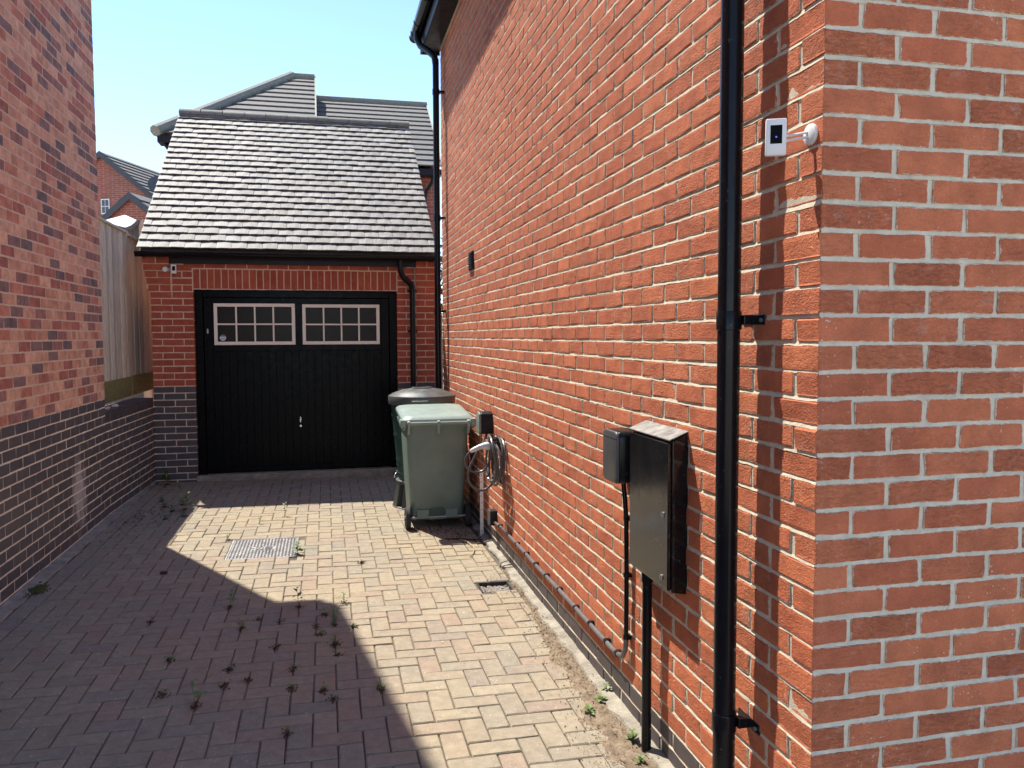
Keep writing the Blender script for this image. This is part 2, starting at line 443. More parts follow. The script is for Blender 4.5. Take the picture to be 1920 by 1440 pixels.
# ------------------------------------------------------------------ bricks, tiles and blocks as single pieces
def brick_geo(L, H, D, seed, jit=0.0017, tilt=0.007, arris=0.0013, rgh=0.0005):
    g = np.random.default_rng(seed)
    e = min(0.007, L * 0.2, H * 0.2)
    xs = [-L / 2, -L / 2 + e, g.uniform(-0.15, 0.15) * L, L / 2 - e, L / 2]
    zs = [-H / 2, -H / 2 + e, H / 2 - e, H / 2]
    a, b_, c0 = g.normal(0, tilt), g.normal(0, tilt), g.normal(0, 0.0005 if tilt > 0.005 else 0.0002)
    vs, idx = [], {}
    for j, z in enumerate(zs):
        for i, x in enumerate(xs):
            bd = i in (0, 4) or j in (0, 3)
            y = c0 + a * x * min(1, 0.12 / L) + b_ * z + g.normal(0, rgh) + (arris * g.uniform(0.5, 1.6) if bd else 0)
            if bd and i in (0, 4) and j in (0, 3):
                y += arris * g.uniform(0, 1.2)
            idx[i, j] = len(vs)
            vs.append((x + g.normal(0, jit), y, z + g.normal(0, jit * 0.8)))
    fs = [(idx[i, j], idx[i + 1, j], idx[i + 1, j + 1], idx[i, j + 1]) for j in range(3) for i in range(4)]
    ring = [(i, 0) for i in range(5)] + [(4, 1), (4, 2)] + [(i, 3) for i in range(4, -1, -1)] + [(0, 2), (0, 1)]
    o = len(vs)
    for k in ring:
        p = vs[idx[k]]
        vs.append((p[0], D, p[2]))
    n = len(ring)
    for k in range(n):
        a_, b2 = idx[ring[k]], idx[ring[(k + 1) % n]]
        fs.append((b2, a_, o + k, o + (k + 1) % n))
    ed = np.zeros(len(vs))
    for (i, j), q in idx.items():
        ed[q] = 0.0 if (i in (0, 4) or j in (0, 3)) else 1.0
        if D > 0.08 and i in (0, 4):
            ed[q] = 1.0
    if D > 0.08:
        ed[o:] = 1.0
    return np.array(vs), np.array(fs), ed


def block_geo(L, W, H, seed, ch=0.005):
    """paving block: chamfered top, local z up, top at 0"""
    g = np.random.default_rng(seed)
    vs = []
    for z, ins in ((0.0, ch), (-ch, 0.0), (-H, 0.0)):
        for sx, sy in ((-1, -1), (1, -1), (1, 1), (-1, 1)):
            vs.append((sx * (L / 2 - ins) + g.normal(0, 0.0007), sy * (W / 2 - ins) + g.normal(0, 0.0007), z + (g.normal(0, 0.0006) if z > -0.02 else 0)))
    fs = [(0, 1, 2, 3)]
    for k in range(2):
        for i in range(4):
            fs.append((4 * k + 4 + i, 4 * k + 4 + (i + 1) % 4, 4 * k + (i + 1) % 4, 4 * k + i))
    return np.array(vs), np.array(fs)


def tile_geo(L, W, T, seed):
    """roof tile: x across, y up the slope from the tail at 0, cambered, thickness T"""
    g = np.random.default_rng(seed)
    n = 4
    xs = np.linspace(-L / 2, L / 2, n + 1)
    vs = []
    for y in (g.normal(0, 0.002), W):
        for t in (0, -T):
            for i, x in enumerate(xs):
                cam_ = 0.0025 * (1 - (2 * x / L) ** 2)
                vs.append((x + g.normal(0, 0.0005), y + g.normal(0, 0.0012) * (y < W / 2), cam_ + t + g.normal(0, 0.0007)))
    m_ = n + 1
    fs = []
    for i in range(n):
        fs += [(i, i + 1, 2 * m_ + i + 1, 2 * m_ + i), (m_ + i, m_ + i + 1, i + 1, i)]
    fs += [(0, 2 * m_, 3 * m_, m_), (n, m_ + n, 3 * m_ + n, 2 * m_ + n)]
    return np.array(vs), np.array(fs)


VAR = {}


def variants(kind, dims, n=10):
    key = (kind,) + tuple(round(d, 3) for d in dims)
    if key not in VAR:
        fn = {'brick': brick_geo, 'fbrick': lambda L, H, D, sd: brick_geo(L, H, D, sd, 0.0011, 0.0025, 0.0007, 0.0002), 'block': block_geo, 'tile': tile_geo}[kind]
        VAR[key] = [fn(*dims, 100 + 7 * i + int(sum(dims) * 5000)) for i in range(n)]
    return key, VAR[key]


MESHV = {}


def geo_mesh(key, i, g, mat):
    k = (key, i, mat)
    if k not in MESHV:
        me = bpy.data.meshes.new('brick' if key[0] == 'fbrick' else key[0])
        me.from_pydata(g[0].tolist(), [], g[1].tolist())
        if len(g) > 2:
            me.attributes.new('edge', 'FLOAT', 'POINT').data.foreach_set('value', g[2].astype(np.float32))
        me.materials.append(MT[mat])
        me.update()
        MESHV[k] = me
    return MESHV[k]


def view_size(p, nrm, area):
    d = Vector(p) - Vector((0, 0, CAM_Z))
    z = d.dot(fw)
    if z < 0.3:
        return 0
    x, y = d.dot(rt) / z * FPX, d.dot(dn) / z * FPX
    if abs(x) > 985 or abs(y) > 745:
        return 0
    f = -d.normalized().dot(Vector(nrm))
    return max(0.0, f) * area / (z * z)


def pieces(parent, name, items, kind, mat, limit=300, rest='remaining_brickwork', singles=True):
    """items: (matrix4, dims, facing normal, face area). The largest in view become single objects, the others one joined part."""
    sz = [view_size(it[0].translation, it[2], it[3]) for it in items]
    order = sorted(range(len(items)), key=lambda i: -sz[i])
    solo = [i for i in order if sz[i] > 0][:limit] if singles else []
    S = set(solo)
    for i in solo:
        key, vr = variants(kind, items[i][1])
        k = random.randrange(len(vr))
        link(name, geo_mesh(key, k, vr[k], mat), parent, items[i][0])
    V, F, A, ED, off = [], [], [], [], 0
    for i in range(len(items)):
        if i in S:
            continue
        key, vr = variants(kind, items[i][1])
        gg_ = vr[random.randrange(len(vr))]
        gv, gf = gg_[0], gg_[1]
        ED.append(gg_[2] if len(gg_) > 2 else np.ones(len(gv)))
        M4 = np.array(items[i][0])
        V.append(gv @ M4[:3, :3].T + M4[:3, 3])
        F.append(gf + off)
        A.append(np.full(len(gv), random.random()))
        off += len(gv)
    if V:
        V, F, A = np.concatenate(V), np.concatenate(F), np.concatenate(A)
        me = bpy.data.meshes.new(rest)
        me.from_pydata(V.tolist(), [], F.tolist())
        at = me.attributes.new('rnd', 'FLOAT', 'POINT')
        at.data.foreach_set('value', A.astype(np.float32))
        me.attributes.new('edge', 'FLOAT', 'POINT').data.foreach_set('value', np.concatenate(ED).astype(np.float32))
        me.materials.append(MT[mat])
        me.update()
        tag(link(rest, me, parent), kind='stuff')


def frame(u, ninv, p):
    u, ninv = Vector(u), Vector(ninv)
    return Matrix.Translation(p) @ Matrix((u, ninv, Vector((0, 0, 1)))).transposed().to_4x4()


class Wall:
    """a face of brickwork: P = point at u=0,z=0 on the face, u runs along it, nin points into the wall"""

    def __init__(s, P, u, nin, proud=0.0030):
        s.P, s.u, s.nin, s.proud = Vector(P), Vector(u), Vector(nin), proud

    def brick(s, u0, u1, z0, z1, D=0.045, out=0.0):
        L, H = u1 - u0, z1 - z0
        p = s.P + s.u * ((u0 + u1) / 2 + random.gauss(0, 0.0012)) + Vector((0, 0, (z0 + z1) / 2 + random.gauss(0, 0.001))) - s.nin * (out + s.proud + random.gauss(0, 0.0006 if s.proud > 0.002 else 0.0003))
        M4 = frame(s.u, s.nin, p) @ Matrix.Rotation(random.gauss(0, 0.003), 4, 'Y')
        return (M4, (L, H, D), -s.nin, L * H)

    def mortar(s, u0, u1, z0, z1, zc, d_lo, d_hi, step=0.014, noise_=0.0005):
        """sheet of mortar with struck bed joints: flush at the foot of each joint, set back at its head"""
        lv = [(z0, d_hi)]
        k0, k1 = math.ceil((z0 - zc) / 0.075), math.floor((z1 - zc) / 0.075)
        for k in range(k0, k1 + 1):
            z = zc + k * 0.075
            for dz, d in ((-0.0066, d_hi), (-0.006, d_lo), (0.0055, d_hi)):
                if z0 < z + dz < z1:
                    lv.append((z + dz, d))
        lv.append((z1, d_hi))
        n = max(2, int((u1 - u0) / step))
        us = np.linspace(u0, u1, n + 1)
        zz = np.array([a for a, _ in lv])
        dd = np.array([d for _, d in lv])
        def wob(a):
            q = rng.normal(0, 1, (len(lv), n + 1))
            q2 = q.copy()
            q2[:, 1:-1] = (q[:, :-2] + q[:, 1:-1] + q[:, 2:]) / 1.7
            return q2 * a
        D = np.maximum(dd[:, None] + wob(noise_), -0.002)
        Z = zz[:, None] + wob(0.0012)
        Z[1:] = np.maximum(Z[1:], Z[:-1])
        P, u, q = np.array(s.P), np.array(s.u), np.array(s.nin)
        V = P + us[None, :, None] * u + D[:, :, None] * q
        V[:, :, 2] += Z
        V = V.reshape(-1, 3)
        m_ = n + 1
        F = [(j * m_ + i, j * m_ + i + 1, (j + 1) * m_ + i + 1, (j + 1) * m_ + i) for j in range(len(lv) - 1) for i in range(n)]
        return V, F


def sheet(parts, name, mat, parent):
    V, F, o = [], [], 0
    for v_, f_ in parts:
        V.append(v_)
        F += [tuple(i + o for i in f) for f in f_]
        o += len(v_)
    me = bpy.data.meshes.new(name)
    me.from_pydata(np.concatenate(V).tolist(), [], F)
    me.materials.append(MT[mat])
    me.update()
    return link(name, me, parent)


def course_cuts(k, u0, u1, shift=0.0, full=0.215, jn=0.01):
    """stretcher bond between u0 and u1; odd courses start with a half brick"""
    out, u = [], u0
    first = full if k % 2 == 0 else 0.1025
    first = first + shift
    L = first
    while u < u1 - 0.02:
        e = min(u + L, u1)
        if e - u > 0.02:
            out.append((u, e))
        u = e + jn
        L = full
    return out


# ================================================================== the setting
g0 = MB()
g0.add([(-300, -300, -0.09), (300, -300, -0.09), (300, 500, -0.09), (-300, 500, -0.09)], [(0, 1, 2, 3)])
tag(g0.build('ground', 'bounce_ground', fix=False), kind='structure')

XL, XR, YG, YC, YE = -1.93, 1.281, 9.55, 1.907, 8.96     # left wall, right wall, garage face, near corner, far end of right wall
dv = MB()
COVER = (-0.757, -0.238, 6.155, 6.75)
DRAIN = (0.965, 1.185, 5.075, 5.285)
gxs = sorted(set([-2.2 + 3.6 * i / 24 for i in range(25)] + [COVER[0], COVER[1], DRAIN[0], DRAIN[1]]))
gys = sorted(set([-3.5 + 13.3 * j / 70 for j in range(71)] + [COVER[2], COVER[3], DRAIN[2], DRAIN[3]]))
nx, ny = len(gxs) - 1, len(gys) - 1
for y in gys:
    for x in gxs:
        dv.v.append((x, y, gz(x, y) - 0.0105 + random.gauss(0, 0.0006)))
for j in range(ny):
    for i in range(nx):
        cx, cy = (gxs[i] + gxs[i + 1]) / 2, (gys[j] + gys[j + 1]) / 2
        if any(h[0] < cx < h[1] and h[2] < cy < h[3] for h in (COVER, DRAIN)):
            continue
        dv.f.append((j * (nx + 1) + i, j * (nx + 1) + i + 1, (j + 1) * (nx + 1) + i + 1, (j + 1) * (nx + 1) + i))
drive = dv.build('driveway', 'sand', fix=False)
tag(drive, kind='structure')


def clip_out(rc, h):
    x0, x1, y0, y1 = rc
    if x1 <= h[0] or x0 >= h[1] or y1 <= h[2] or y0 >= h[3]:
        return rc
    c_ = [(x0, min(x1, h[0]), y0, y1), (max(x0, h[1]), x1, y0, y1), (x0, x1, y0, min(y1, h[2])), (x0, x1, max(y0, h[3]), y1)]
    c_ = [q for q in c_ if q[1] - q[0] > 0.02 and q[3] - q[2] > 0.02]
    return max(c_, key=lambda q: (q[1] - q[0]) * (q[3] - q[2])) if c_ else None


items = []
RECTS = []
nrm = Vector((0.0136, -0.004, 1)).normalized()
tiltm = Matrix.Rotation(0.0136, 4, 'Y') @ Matrix.Rotation(0.004, 4, 'X')


def put_block(rc):
    for h in (COVER, DRAIN):
        rc = clip_out(rc, h) if rc else None
    if not rc:
        return
    RECTS.append(rc)
    L, W = rc[1] - rc[0], rc[3] - rc[2]
    if L < 0.03 or W < 0.03:
        return
    cx, cy = (rc[0] + rc[1]) / 2, (rc[2] + rc[3]) / 2
    sink = 0.004 * math.sin(cx * 3.1 + cy * 1.7) + 0.003 * math.sin(cy * 4.3 - cx)
    M4 = Matrix.Translation((cx, cy, gz(cx, cy) + sink * 0.6 + random.gauss(0, 0.0009))) @ tiltm @ Matrix.Rotation(random.gauss(0, 0.006), 4, 'X') @ Matrix.Rotation(random.gauss(0, 0.006), 4, 'Y') @ Matrix.Rotation(random.gauss(0, 0.007), 4, 'Z')
    items.append((M4, (L, W, 0.03), nrm, L * W))


C = 0.1033
BX0, BX1, BY0, BY1 = -1.735, 1.20, 1.2, 9.52
GAP = 0.0055
for j in range(-2, 90):
    for i in range(-2, 40):
        kk = (i - j) % 4
        x, y = BX0 + i * C, BY0 + j * C
        if kk == 0:
            rc = (x, x + 2 * C, y, y + C)
        elif kk == 2:
            rc = (x, x + C, y - C, y + C)
        else:
            continue
        rc = (max(rc[0], BX0) + GAP / 2, min(rc[1], BX1) - GAP / 2, max(rc[2], BY0) + GAP / 2, min(rc[3], BY1) - GAP / 2)
        if rc[1] - rc[0] > 0.03 and rc[3] - rc[2] > 0.03:
            put_block(rc)
y = BY0
while y < 9.5:                                    # edging course along the left wall
    put_block((-1.842, -1.739, y + 0.002, y + 0.2046))
    y += 0.2066
pieces(drive, 'paving_block', items, 'block', 'paver', 300, 'remaining_paving')

# concrete haunching along both walls
def strip(name, x0, x1, y0, y1, h0, h1, wob, mat='concrete'):
    b_ = MB()
    n = int((y1 - y0) / 0.04)
    ph = random.random() * 6
    for i in range(n + 1):
        y = y0 + (y1 - y0) * i / n
        k = 0.5 + 0.5 * math.sin(y * 5 + ph) * math.sin(y * 11.3 + ph * 2)
        xa = x0 + wob[0] * k + random.gauss(0, 0.004) * (wob[0] != 0)
        xb = x1 + wob[1] * k + random.gauss(0, 0.004) * (wob[1] != 0)
        za, zb = (h0, h1)
        b_.v += [(xa, y, gz(xa, y) + za - 0.012), (xa + (0.006 if wob[0] else 0), y, gz(xa, y) + za + random.gauss(0, 0.0015)), (xb - (0.006 if wob[1] else 0), y, gz(xb, y) + zb + random.gauss(0, 0.0015)), (xb, y, gz(xb, y) + zb - 0.012)]
    for i in range(n):
        for q in range(3):
            b_.f.append((4 * i + q, 4 * i + q + 1, 4 * i + q + 5, 4 * i + q + 4))
    b_.mi = [0] * len(b_.f)
    return b_.build(name, mat, smooth=True)


tag(strip('concrete_edging', -1.94, -1.85, 1.2, 9.5, 0.020, 0.012, (0, 0.014)), kind='structure')
tag(strip('concrete_edging', 1.205, 1.30, 1.2, 8.96, 0.012, 0.026, (0.03, 0)), kind='structure')

# soil washed against the right-hand edging
so_ = MB()
n1, n2 = 24, 260
for j in range(n2 + 1):
    y = 2.2 + 3.4 * j / n2
    t = max(0.0, min(1.0, (4.9 - y) / 1.6))
    wd = 0.05 + 0.16 * t * (0.75 + 0.25 * math.sin(y * 6.1) * math.sin(y * 13.7 + 1))
    for i in range(n1 + 1):
        s_ = i / n1
        x = 1.245 - wd * (1 - s_)
        h_ = -0.006 + 0.018 * (1 - abs(2 * s_ - 1) ** 2.2) * (0.3 + 0.7 * t) + random.gauss(0, 0.0030) + 0.003 * math.sin(x * 60 + y * 43) * t
        so_.v.append((x + random.gauss(0, 0.003), y, gz(x, y) + h_))
for j in range(n2):
    for i in range(n1):
        so_.f.append((j * (n1 + 1) + i, j * (n1 + 1) + i + 1, (j + 1) * (n1 + 1) + i + 1, (j + 1) * (n1 + 1) + i))
so_.mi = [0] * len(so_.f)
tag(so_.build('soil', 'soil', smooth=True, fix=False), 'strip of dry crumbly soil washed against the foot of the sunlit red wall', 'soil', kind='stuff')

# ================================================================== right-hand house
house = thing('brick_house', (3.0, 5.5, 0), 'red brick house with a sunlit side wall and shaded front corner along the right', 'house')
ZR = 1.636                                        # a bed joint of this house; courses of 75 mm
side = Wall((XR, YC, 0), (0, -1, 0), (1, 0, 0))   # u = -(y - YC)
front = Wall((XR, YC, 0), (1, 0, 0), (0, 1, 0))
red, blue = [], []
TOPZ = 4.83
k0, k1 = -22, int((TOPZ - ZR) / 0.075)
UF = 2.4
for k in range(k0, k1):
    z0, z1 = ZR + k * 0.075 + 0.0058, ZR + k * 0.075 + 0.0695
    tgt = blue if k < -20 else red
    even = (k % 2 == 0)
    cl, cdp = (0.215, 0.1025) if even else (0.1025, 0.215)
    tgt.append(front.brick(-0.0028, cl - 0.003, z0, z1, D=cdp - 0.003))
    u = cl + 0.01
    while u < UF:
        tgt.append(front.brick(u + 0.003, u + 0.212, z0, z1))
        u += 0.225
    y = YC + cdp + 0.01
    while y < YE - 0.02:
        e = min(y + 0.215, YE)
        tgt.append(side.brick(-(e - YC) + (0.0015 if e < YE - 0.001 else 0), -(y - YC) - 0.0015, z0, z1, D=0.045 if e < YE - 0.001 else 0.2))
        y = e + 0.01
pieces(house, 'brick', red, 'brick', 'red', 300, 'remaining_brickwork')
pieces(house, 'blue_brick', blue, 'brick', 'blue', 300, 'remaining_blue_brickwork')
sheet([side.mortar(-(YE - YC), 0.0, -0.06, TOPZ, ZR, -0.0022, 0.0012), front.mortar(0.0, UF + 0.2, -0.06, TOPZ, ZR, -0.0016, 0.0014)], 'mortar', 'mortar', house)
MB().box(XR + 0.035, XR + UF + 0.2, YC + 0.035, YE - 0.005, -0.08, 4.86).build('wall_core', 'core', house)
gb = MB()
gb.prism([(XR + 0.02, YC + 0.02, 4.84), (7.3, YC + 0.02, 4.84), (4.3, YC + 0.02, 7.4)], (0, YE - YC - 0.05, 0))
gb.build('gable_wall', 'far_brick', house)
MB().box(XR + UF + 0.19, 7.3, YC + 0.01, YE - 0.01, -0.08, 4.845).build('rear_wall', 'far_brick', house)
MB().box(1.10, XR + 0.02, YC - 0.12, 9.15, 4.835, 4.855).build('soffit', 'black_matt', house)
MB().box(1.082, 1.10, YC - 0.12, 9.15, 4.80, 5.0).build('fascia', 'black_matt', house)
MB().prism([(1.082, 9.15, 4.80), (XR + 0.02, 9.15, 4.80), (XR + 0.02, 9.15, 5.2), (1.082, 9.15, 5.02)], (0, 0.02, 0)).build('eaves_box_end', 'black_matt', house)
rf = MB()
rf.prism([(1.03, 1.72, 5.015), (4.3, 1.72, 7.75), (4.3, 1.72, 7.66), (1.03, 1.72, 4.925 + 0.06)], (0, 7.5, 0))
rf.prism([(7.6, 1.72, 5.015), (4.3, 1.72, 7.75), (4.3, 1.72, 7.66), (7.6, 1.72, 4.925 + 0.06)], (0, 7.5, 0))
rf.build('roof', 'far_tile', house)
av = MB().box(XR - 0.012, XR + 0.03, 7.0, 7.215, 2.25, 2.415).build('air_vent', 'black_matt', house, bevel=0.004)
tag(av, 'small black louvred air vent')
lv = MB()
for i in range(8):
    z = 2.262 + i * 0.019
    lv.prism([(XR - 0.013, 7.012, z), (XR - 0.026, 7.012, z - 0.003), (XR - 0.013, 7.012, z + 0.013)], (0, 0.19, 0))
lv.build('louvre', 'black_matt', av)

# gutter and swan-neck downpipe at the far end of the house
gt = thing('rain_gutter', (1.075, 8.7, 0), 'black eaves gutter and tall downpipe at the far end of the sunlit wall', 'gutter')
def half_trough(x, y0, y1, z, r, axis='y', n=10):
    b_ = MB()
    prof = [(r * math.cos(math.pi + math.pi * k / n), r * math.sin(math.pi + math.pi * k / n)) for k in range(n + 1)] + [((r - 0.004) * math.cos(-math.pi * k / n), (r - 0.004) * math.sin(-math.pi * k / n)) for k in range(n + 1)]
    poly = [(x + a, y0, z + c_) if axis == 'y' else (y0, x + a, z + c_) for a, c_ in prof]
    b_.prism(poly, (0, y1 - y0, 0) if axis == 'y' else (y1 - y0, 0, 0))
    return b_
half_trough(1.024, 1.75, 9.18, 4.985, 0.058).build('trough', 'black', gt, smooth=True)
for y in (9.17, 9.02, 8.72, 8.05, 7.2, 6.2, 5.2, 4.2, 3.2):
    half_trough(1.024, y - 0.018, y + 0.018, 4.986, 0.064).build('bracket', 'black', gt, smooth=True)
MB().tube([(1.02, 8.90, 4.95), (1.02, 8.90, 4.86), (1.05, 8.87, 4.79), (1.13, 8.77, 4.70), (1.18, 8.71, 4.63), (1.19, 8.70, 4.55)], 0.036, 14).build('swan_neck', 'black', gt, smooth=True)
MB().tube([(1.19, 8.70, 4.60), (1.19, 8.70, 0.03)], 0.034, 16).build('pipe', 'black', gt, smooth=True)
for z in (4.26, 2.93, 1.93, 0.9):
    MB().tube([(1.19, 8.70, z - 0.03), (1.19, 8.70, z + 0.03)], 0.039, 16).box(1.19, XR + 0.002, 8.675, 8.725, z - 0.012, z + 0.012).build('pipe_clip', 'black', gt, smooth=True)

# near downpipe
dp = thing('downpipe', (1.207, 2.262, 0), 'thick black downpipe close to the camera beside the house corner', 'downpipe')
MB().tube([(1.207, 2.262, 4.9), (1.207, 2.262, 0.452)], 0.0345, 32).build('pipe', 'black', dp, smooth=True)
MB().tube([(1.207, 2.262, 0.452), (1.207, 2.262, -0.02)], 0.0345, 32).build('pipe', 'black', dp, smooth=True)
for z in (1.705, 0.445):
    cb_ = MB()
    cb_.lathe(1.207, 2.262, [(0.0348, z - 0.03), (0.0385, z - 0.028), (0.0385, z + 0.024), (0.0372, z + 0.028), (0.0348, z + 0.028)], 32, cap=False)
    co = cb_.build('collar', 'black', dp, smooth=True)
    bk = MB()
    bk.box(1.236, XR + 0.003, 2.222, 2.252, z - 0.014, z + 0.016)
    bk.box(XR - 0.006, XR + 0.004, 2.17, 2.30, z - 0.016, z + 0.018)
    bk.build('bracket', 'black', dp, bevel=0.003)
    MB().tube([(XR - 0.012, 2.188, z), (XR - 0.004, 2.188, z)], 0.006, 8).build('screw', 'steel', dp)

# ================================================================== left-hand house
nb = thing('neighbouring_house', (-5.0, 4.0, 0), 'mottled red brick neighbouring house with a blue brick base along the left', 'house')
ZL = 1.115
lw = Wall((XL, 0, 0), (0, 1, 0), (-1, 0, 0), 0.0012)      # u = y
YLE = 7.79
red, blue = [], []
for k in range(-16, 60):
    z0, z1 = ZL + k * 0.075 + 0.005, ZL + k * 0.075 + 0.070
    tgt = blue if k < 0 else red
    y = YLE
    first = True
    L = 0.215 if k % 2 == 0 else 0.1025
    while y > 2.0:
        tgt.append(lw.brick(y - L, y, z0, z1, D=0.2 if first else 0.045))
        y -= L + 0.01
        L = 0.215
        first = False
pieces(nb, 'brick', red, 'fbrick', 'multi', 300, 'remaining_brickwork')
pieces(nb, 'blue_brick', blue, 'fbrick', 'blue_left', 300, 'remaining_blue_brickwork')
sheet([lw.mortar(1.9, YLE, ZL, ZL + 60 * 0.075, ZL, -0.0006, 0.0006, step=0.02, noise_=0.0002)], 'mortar', 'mortar_pink', nb)
sheet([lw.mortar(1.9, YLE, -0.06, ZL - 0.0002, ZL, -0.0006, 0.0006, step=0.02, noise_=0.0002)], 'mortar', 'mortar_cream', nb)
MB().box(-9.5, XL - 0.035, -0.2, YLE - 0.01, -0.08, 5.41).build('wall_core', 'far_brick', nb)
MB().box(-9.4, XL - 0.004, -0.19, 1.905, -0.07, 5.40).build('rear_wall', 'far_brick', nb)
TP = math.tan(R(37.3))
yr = (YLE - 0.2) / 2
MB().prism([(XL - 0.02, -0.18, 5.41), (XL - 0.02, YLE - 0.02, 5.41), (XL - 0.02, yr, 5.41 + (YLE - yr) * TP)], (-7.4, 0, 0)).build('gable_wall', 'far_brick', nb)
rl = MB()
rl.prism([(-1.63, YLE, 5.56), (-1.63, yr, 5.56 + (YLE - yr) * TP), (-1.63, yr, 5.70 + (YLE - yr) * TP), (-1.63, YLE, 5.70)], (-8.0, 0, 0))
rl.prism([(-1.63, -0.2, 5.56), (-1.63, yr, 5.56 + (YLE - yr) * TP), (-1.63, yr, 5.70 + (YLE - yr) * TP), (-1.63, -0.2, 5.70)], (-8.0, 0, 0))
rl.build('roof', 'far_tile', nb)
MB().prism([(-1.655, YLE - 0.01, 5.38), (-1.655, yr, 5.38 + (YLE - yr) * TP), (-1.655, yr, 5.60 + (YLE - yr) * TP), (-1.655, YLE - 0.01, 5.60)], (-0.03, 0, 0)).build('bargeboard', 'black_matt', nb)
MB().prism([(-1.66, YLE - 0.01, 5.39), (-1.66, yr, 5.39 + (YLE - yr) * TP), (-1.66, yr, 5.41 + (YLE - yr) * TP), (-1.66, YLE - 0.01, 5.41)], (-0.3, 0, 0)).build('soffit', 'black_matt', nb)

# ================================================================== low garden wall, fence on it
gwl = thing('garden_wall', (-2.0, 8.7, 0), 'low blue brick garden wall between the left house and the garage', 'wall')
gu = Vector((0.066, YG - YLE, 0)).normalized()
gw = Wall((XL - 0.004, YLE, 0), gu, (-gu.y, gu.x, 0), 0.0012)
GL = (YG - YLE) / gu.y
bl = []
for k in range(-16, -3):
    z0, z1 = ZL + k * 0.075 + 0.005, ZL + k * 0.075 + 0.070
    for a, b2 in course_cuts(k, 0.012, GL, shift=-0.03):
        bl.append(gw.brick(a, b2, z0, z1, D=0.05))
pieces(gwl, 'blue_brick', bl, 'fbrick', 'blue_left', 300)
cp = []
y = 0.012
zt0, zt1 = ZL - 3 * 0.075 + 0.005, ZL - 2 * 0.075 + 0.033
while y < GL - 0.03:
    cp.append(gw.brick(y, y + 0.065, zt0, zt1, D=0.21, out=0.002))
    y += 0.075
pieces(gwl, 'coping_brick', cp, 'fbrick', 'blue', 300)
sheet([gw.mortar(0.0, GL + 0.004, -0.06, zt0 + 0.09, ZL, -0.0006, 0.0006, step=0.02, noise_=0.0002)], 'mortar', 'mortar_cream', gwl)
MB().prism([(XL - 0.21, YLE + 0.005, -0.06), (XL - 0.035, YLE + 0.005, -0.06), (XL + 0.035, YG, -0.06), (XL - 0.14, YG, -0.06)], (0, 0, zt1 + 0.052)).build('wall_core', 'core', gwl)

fn = thing('timber_fence', (-2.1, 8.9, zt1), 'weathered vertical board fence panel standing on the low wall', 'fence')
y = 8.02
i = 0
while y < 9.44:
    wdt = 0.118 + random.uniform(-0.006, 0.006)
    b_ = MB().box(-2.088 - 0.012 * (i % 2), -2.074 - 0.012 * (i % 2), y, y + wdt, 1.215 + random.gauss(0, 0.006), 2.775 + random.gauss(0, 0.004))
    b_.build('board', 'wood', fn, bevel=0.002)
    y += wdt - 0.004
    i += 1
MB().box(-2.125, -2.055, 7.98, 9.465, 2.775, 2.80).build('cap_rail', 'wood', fn, bevel=0.004)
MB().box(-2.10, -2.065, 7.98, 9.465, zt1 + 0.03, 1.235).build('gravel_board', 'wood_green', fn, bevel=0.004)
MB().box(-2.16, -2.102, 7.98, 9.465, 1.45, 1.53).build('rail', 'wood', fn)
MB().box(-2.16, -2.102, 7.98, 9.465, 2.45, 2.53).build('rail', 'wood', fn)
f2 = thing('timber_fence', (-2.08, 9.9, zt1), 'narrow dark greenish fence end squeezed against the garage corner', 'fence')
y = 9.50
for i in range(11):
    MB().box(-2.10 - 0.01 * (i % 2), -2.085 - 0.01 * (i % 2), y, y + 0.13, 1.2 + random.gauss(0, 0.005), 2.76).build('board', 'wood', f2, bevel=0.002)
    y += 0.128
MB().box(-2.10, -2.068, 9.50, 10.9, zt1 + 0.03, 1.24).build('gravel_board', 'wood_green', f2, bevel=0.004)
MB().box(-2.13, -2.06, 9.49, 10.9, 2.76, 2.785).build('cap_rail', 'wood', f2, bevel=0.004)

# pale chips stand for sunlit spots on the wall top; red one is rubble
for (x, y, s_, lab) in ((-1.97, 8.0, 0.028, 'pale chip standing for a sunlit spot on the low wall nearest the left house'), (-1.99, 8.14, 0.024, 'reddish brick chip on the low wall below the fence'), (-1.97, 8.31, 0.03, 'larger pale chip standing for a sunlit spot on the low wall below the fence'), (-2.0, 8.46, 0.022, 'small grey chip standing for a sunlit spot on the low wall below the fence')):
    b_ = MB()
    b_.lathe(x, y, [(s_ * 0.7, zt1 - 0.003), (s_ * 1.1, zt1 + s_ * 0.35), (s_ * 0.6, zt1 + s_ * 0.8)], 7)
    b_.v = [(p[0] + random.gauss(0, s_ * 0.13), y + (p[1] - y) * 1.7 + random.gauss(0, s_ * 0.13), p[2]) for p in b_.v]
    tag(b_.build('stone', 'garage_red' if 'red' in lab else 'stone'), lab, 'stone')

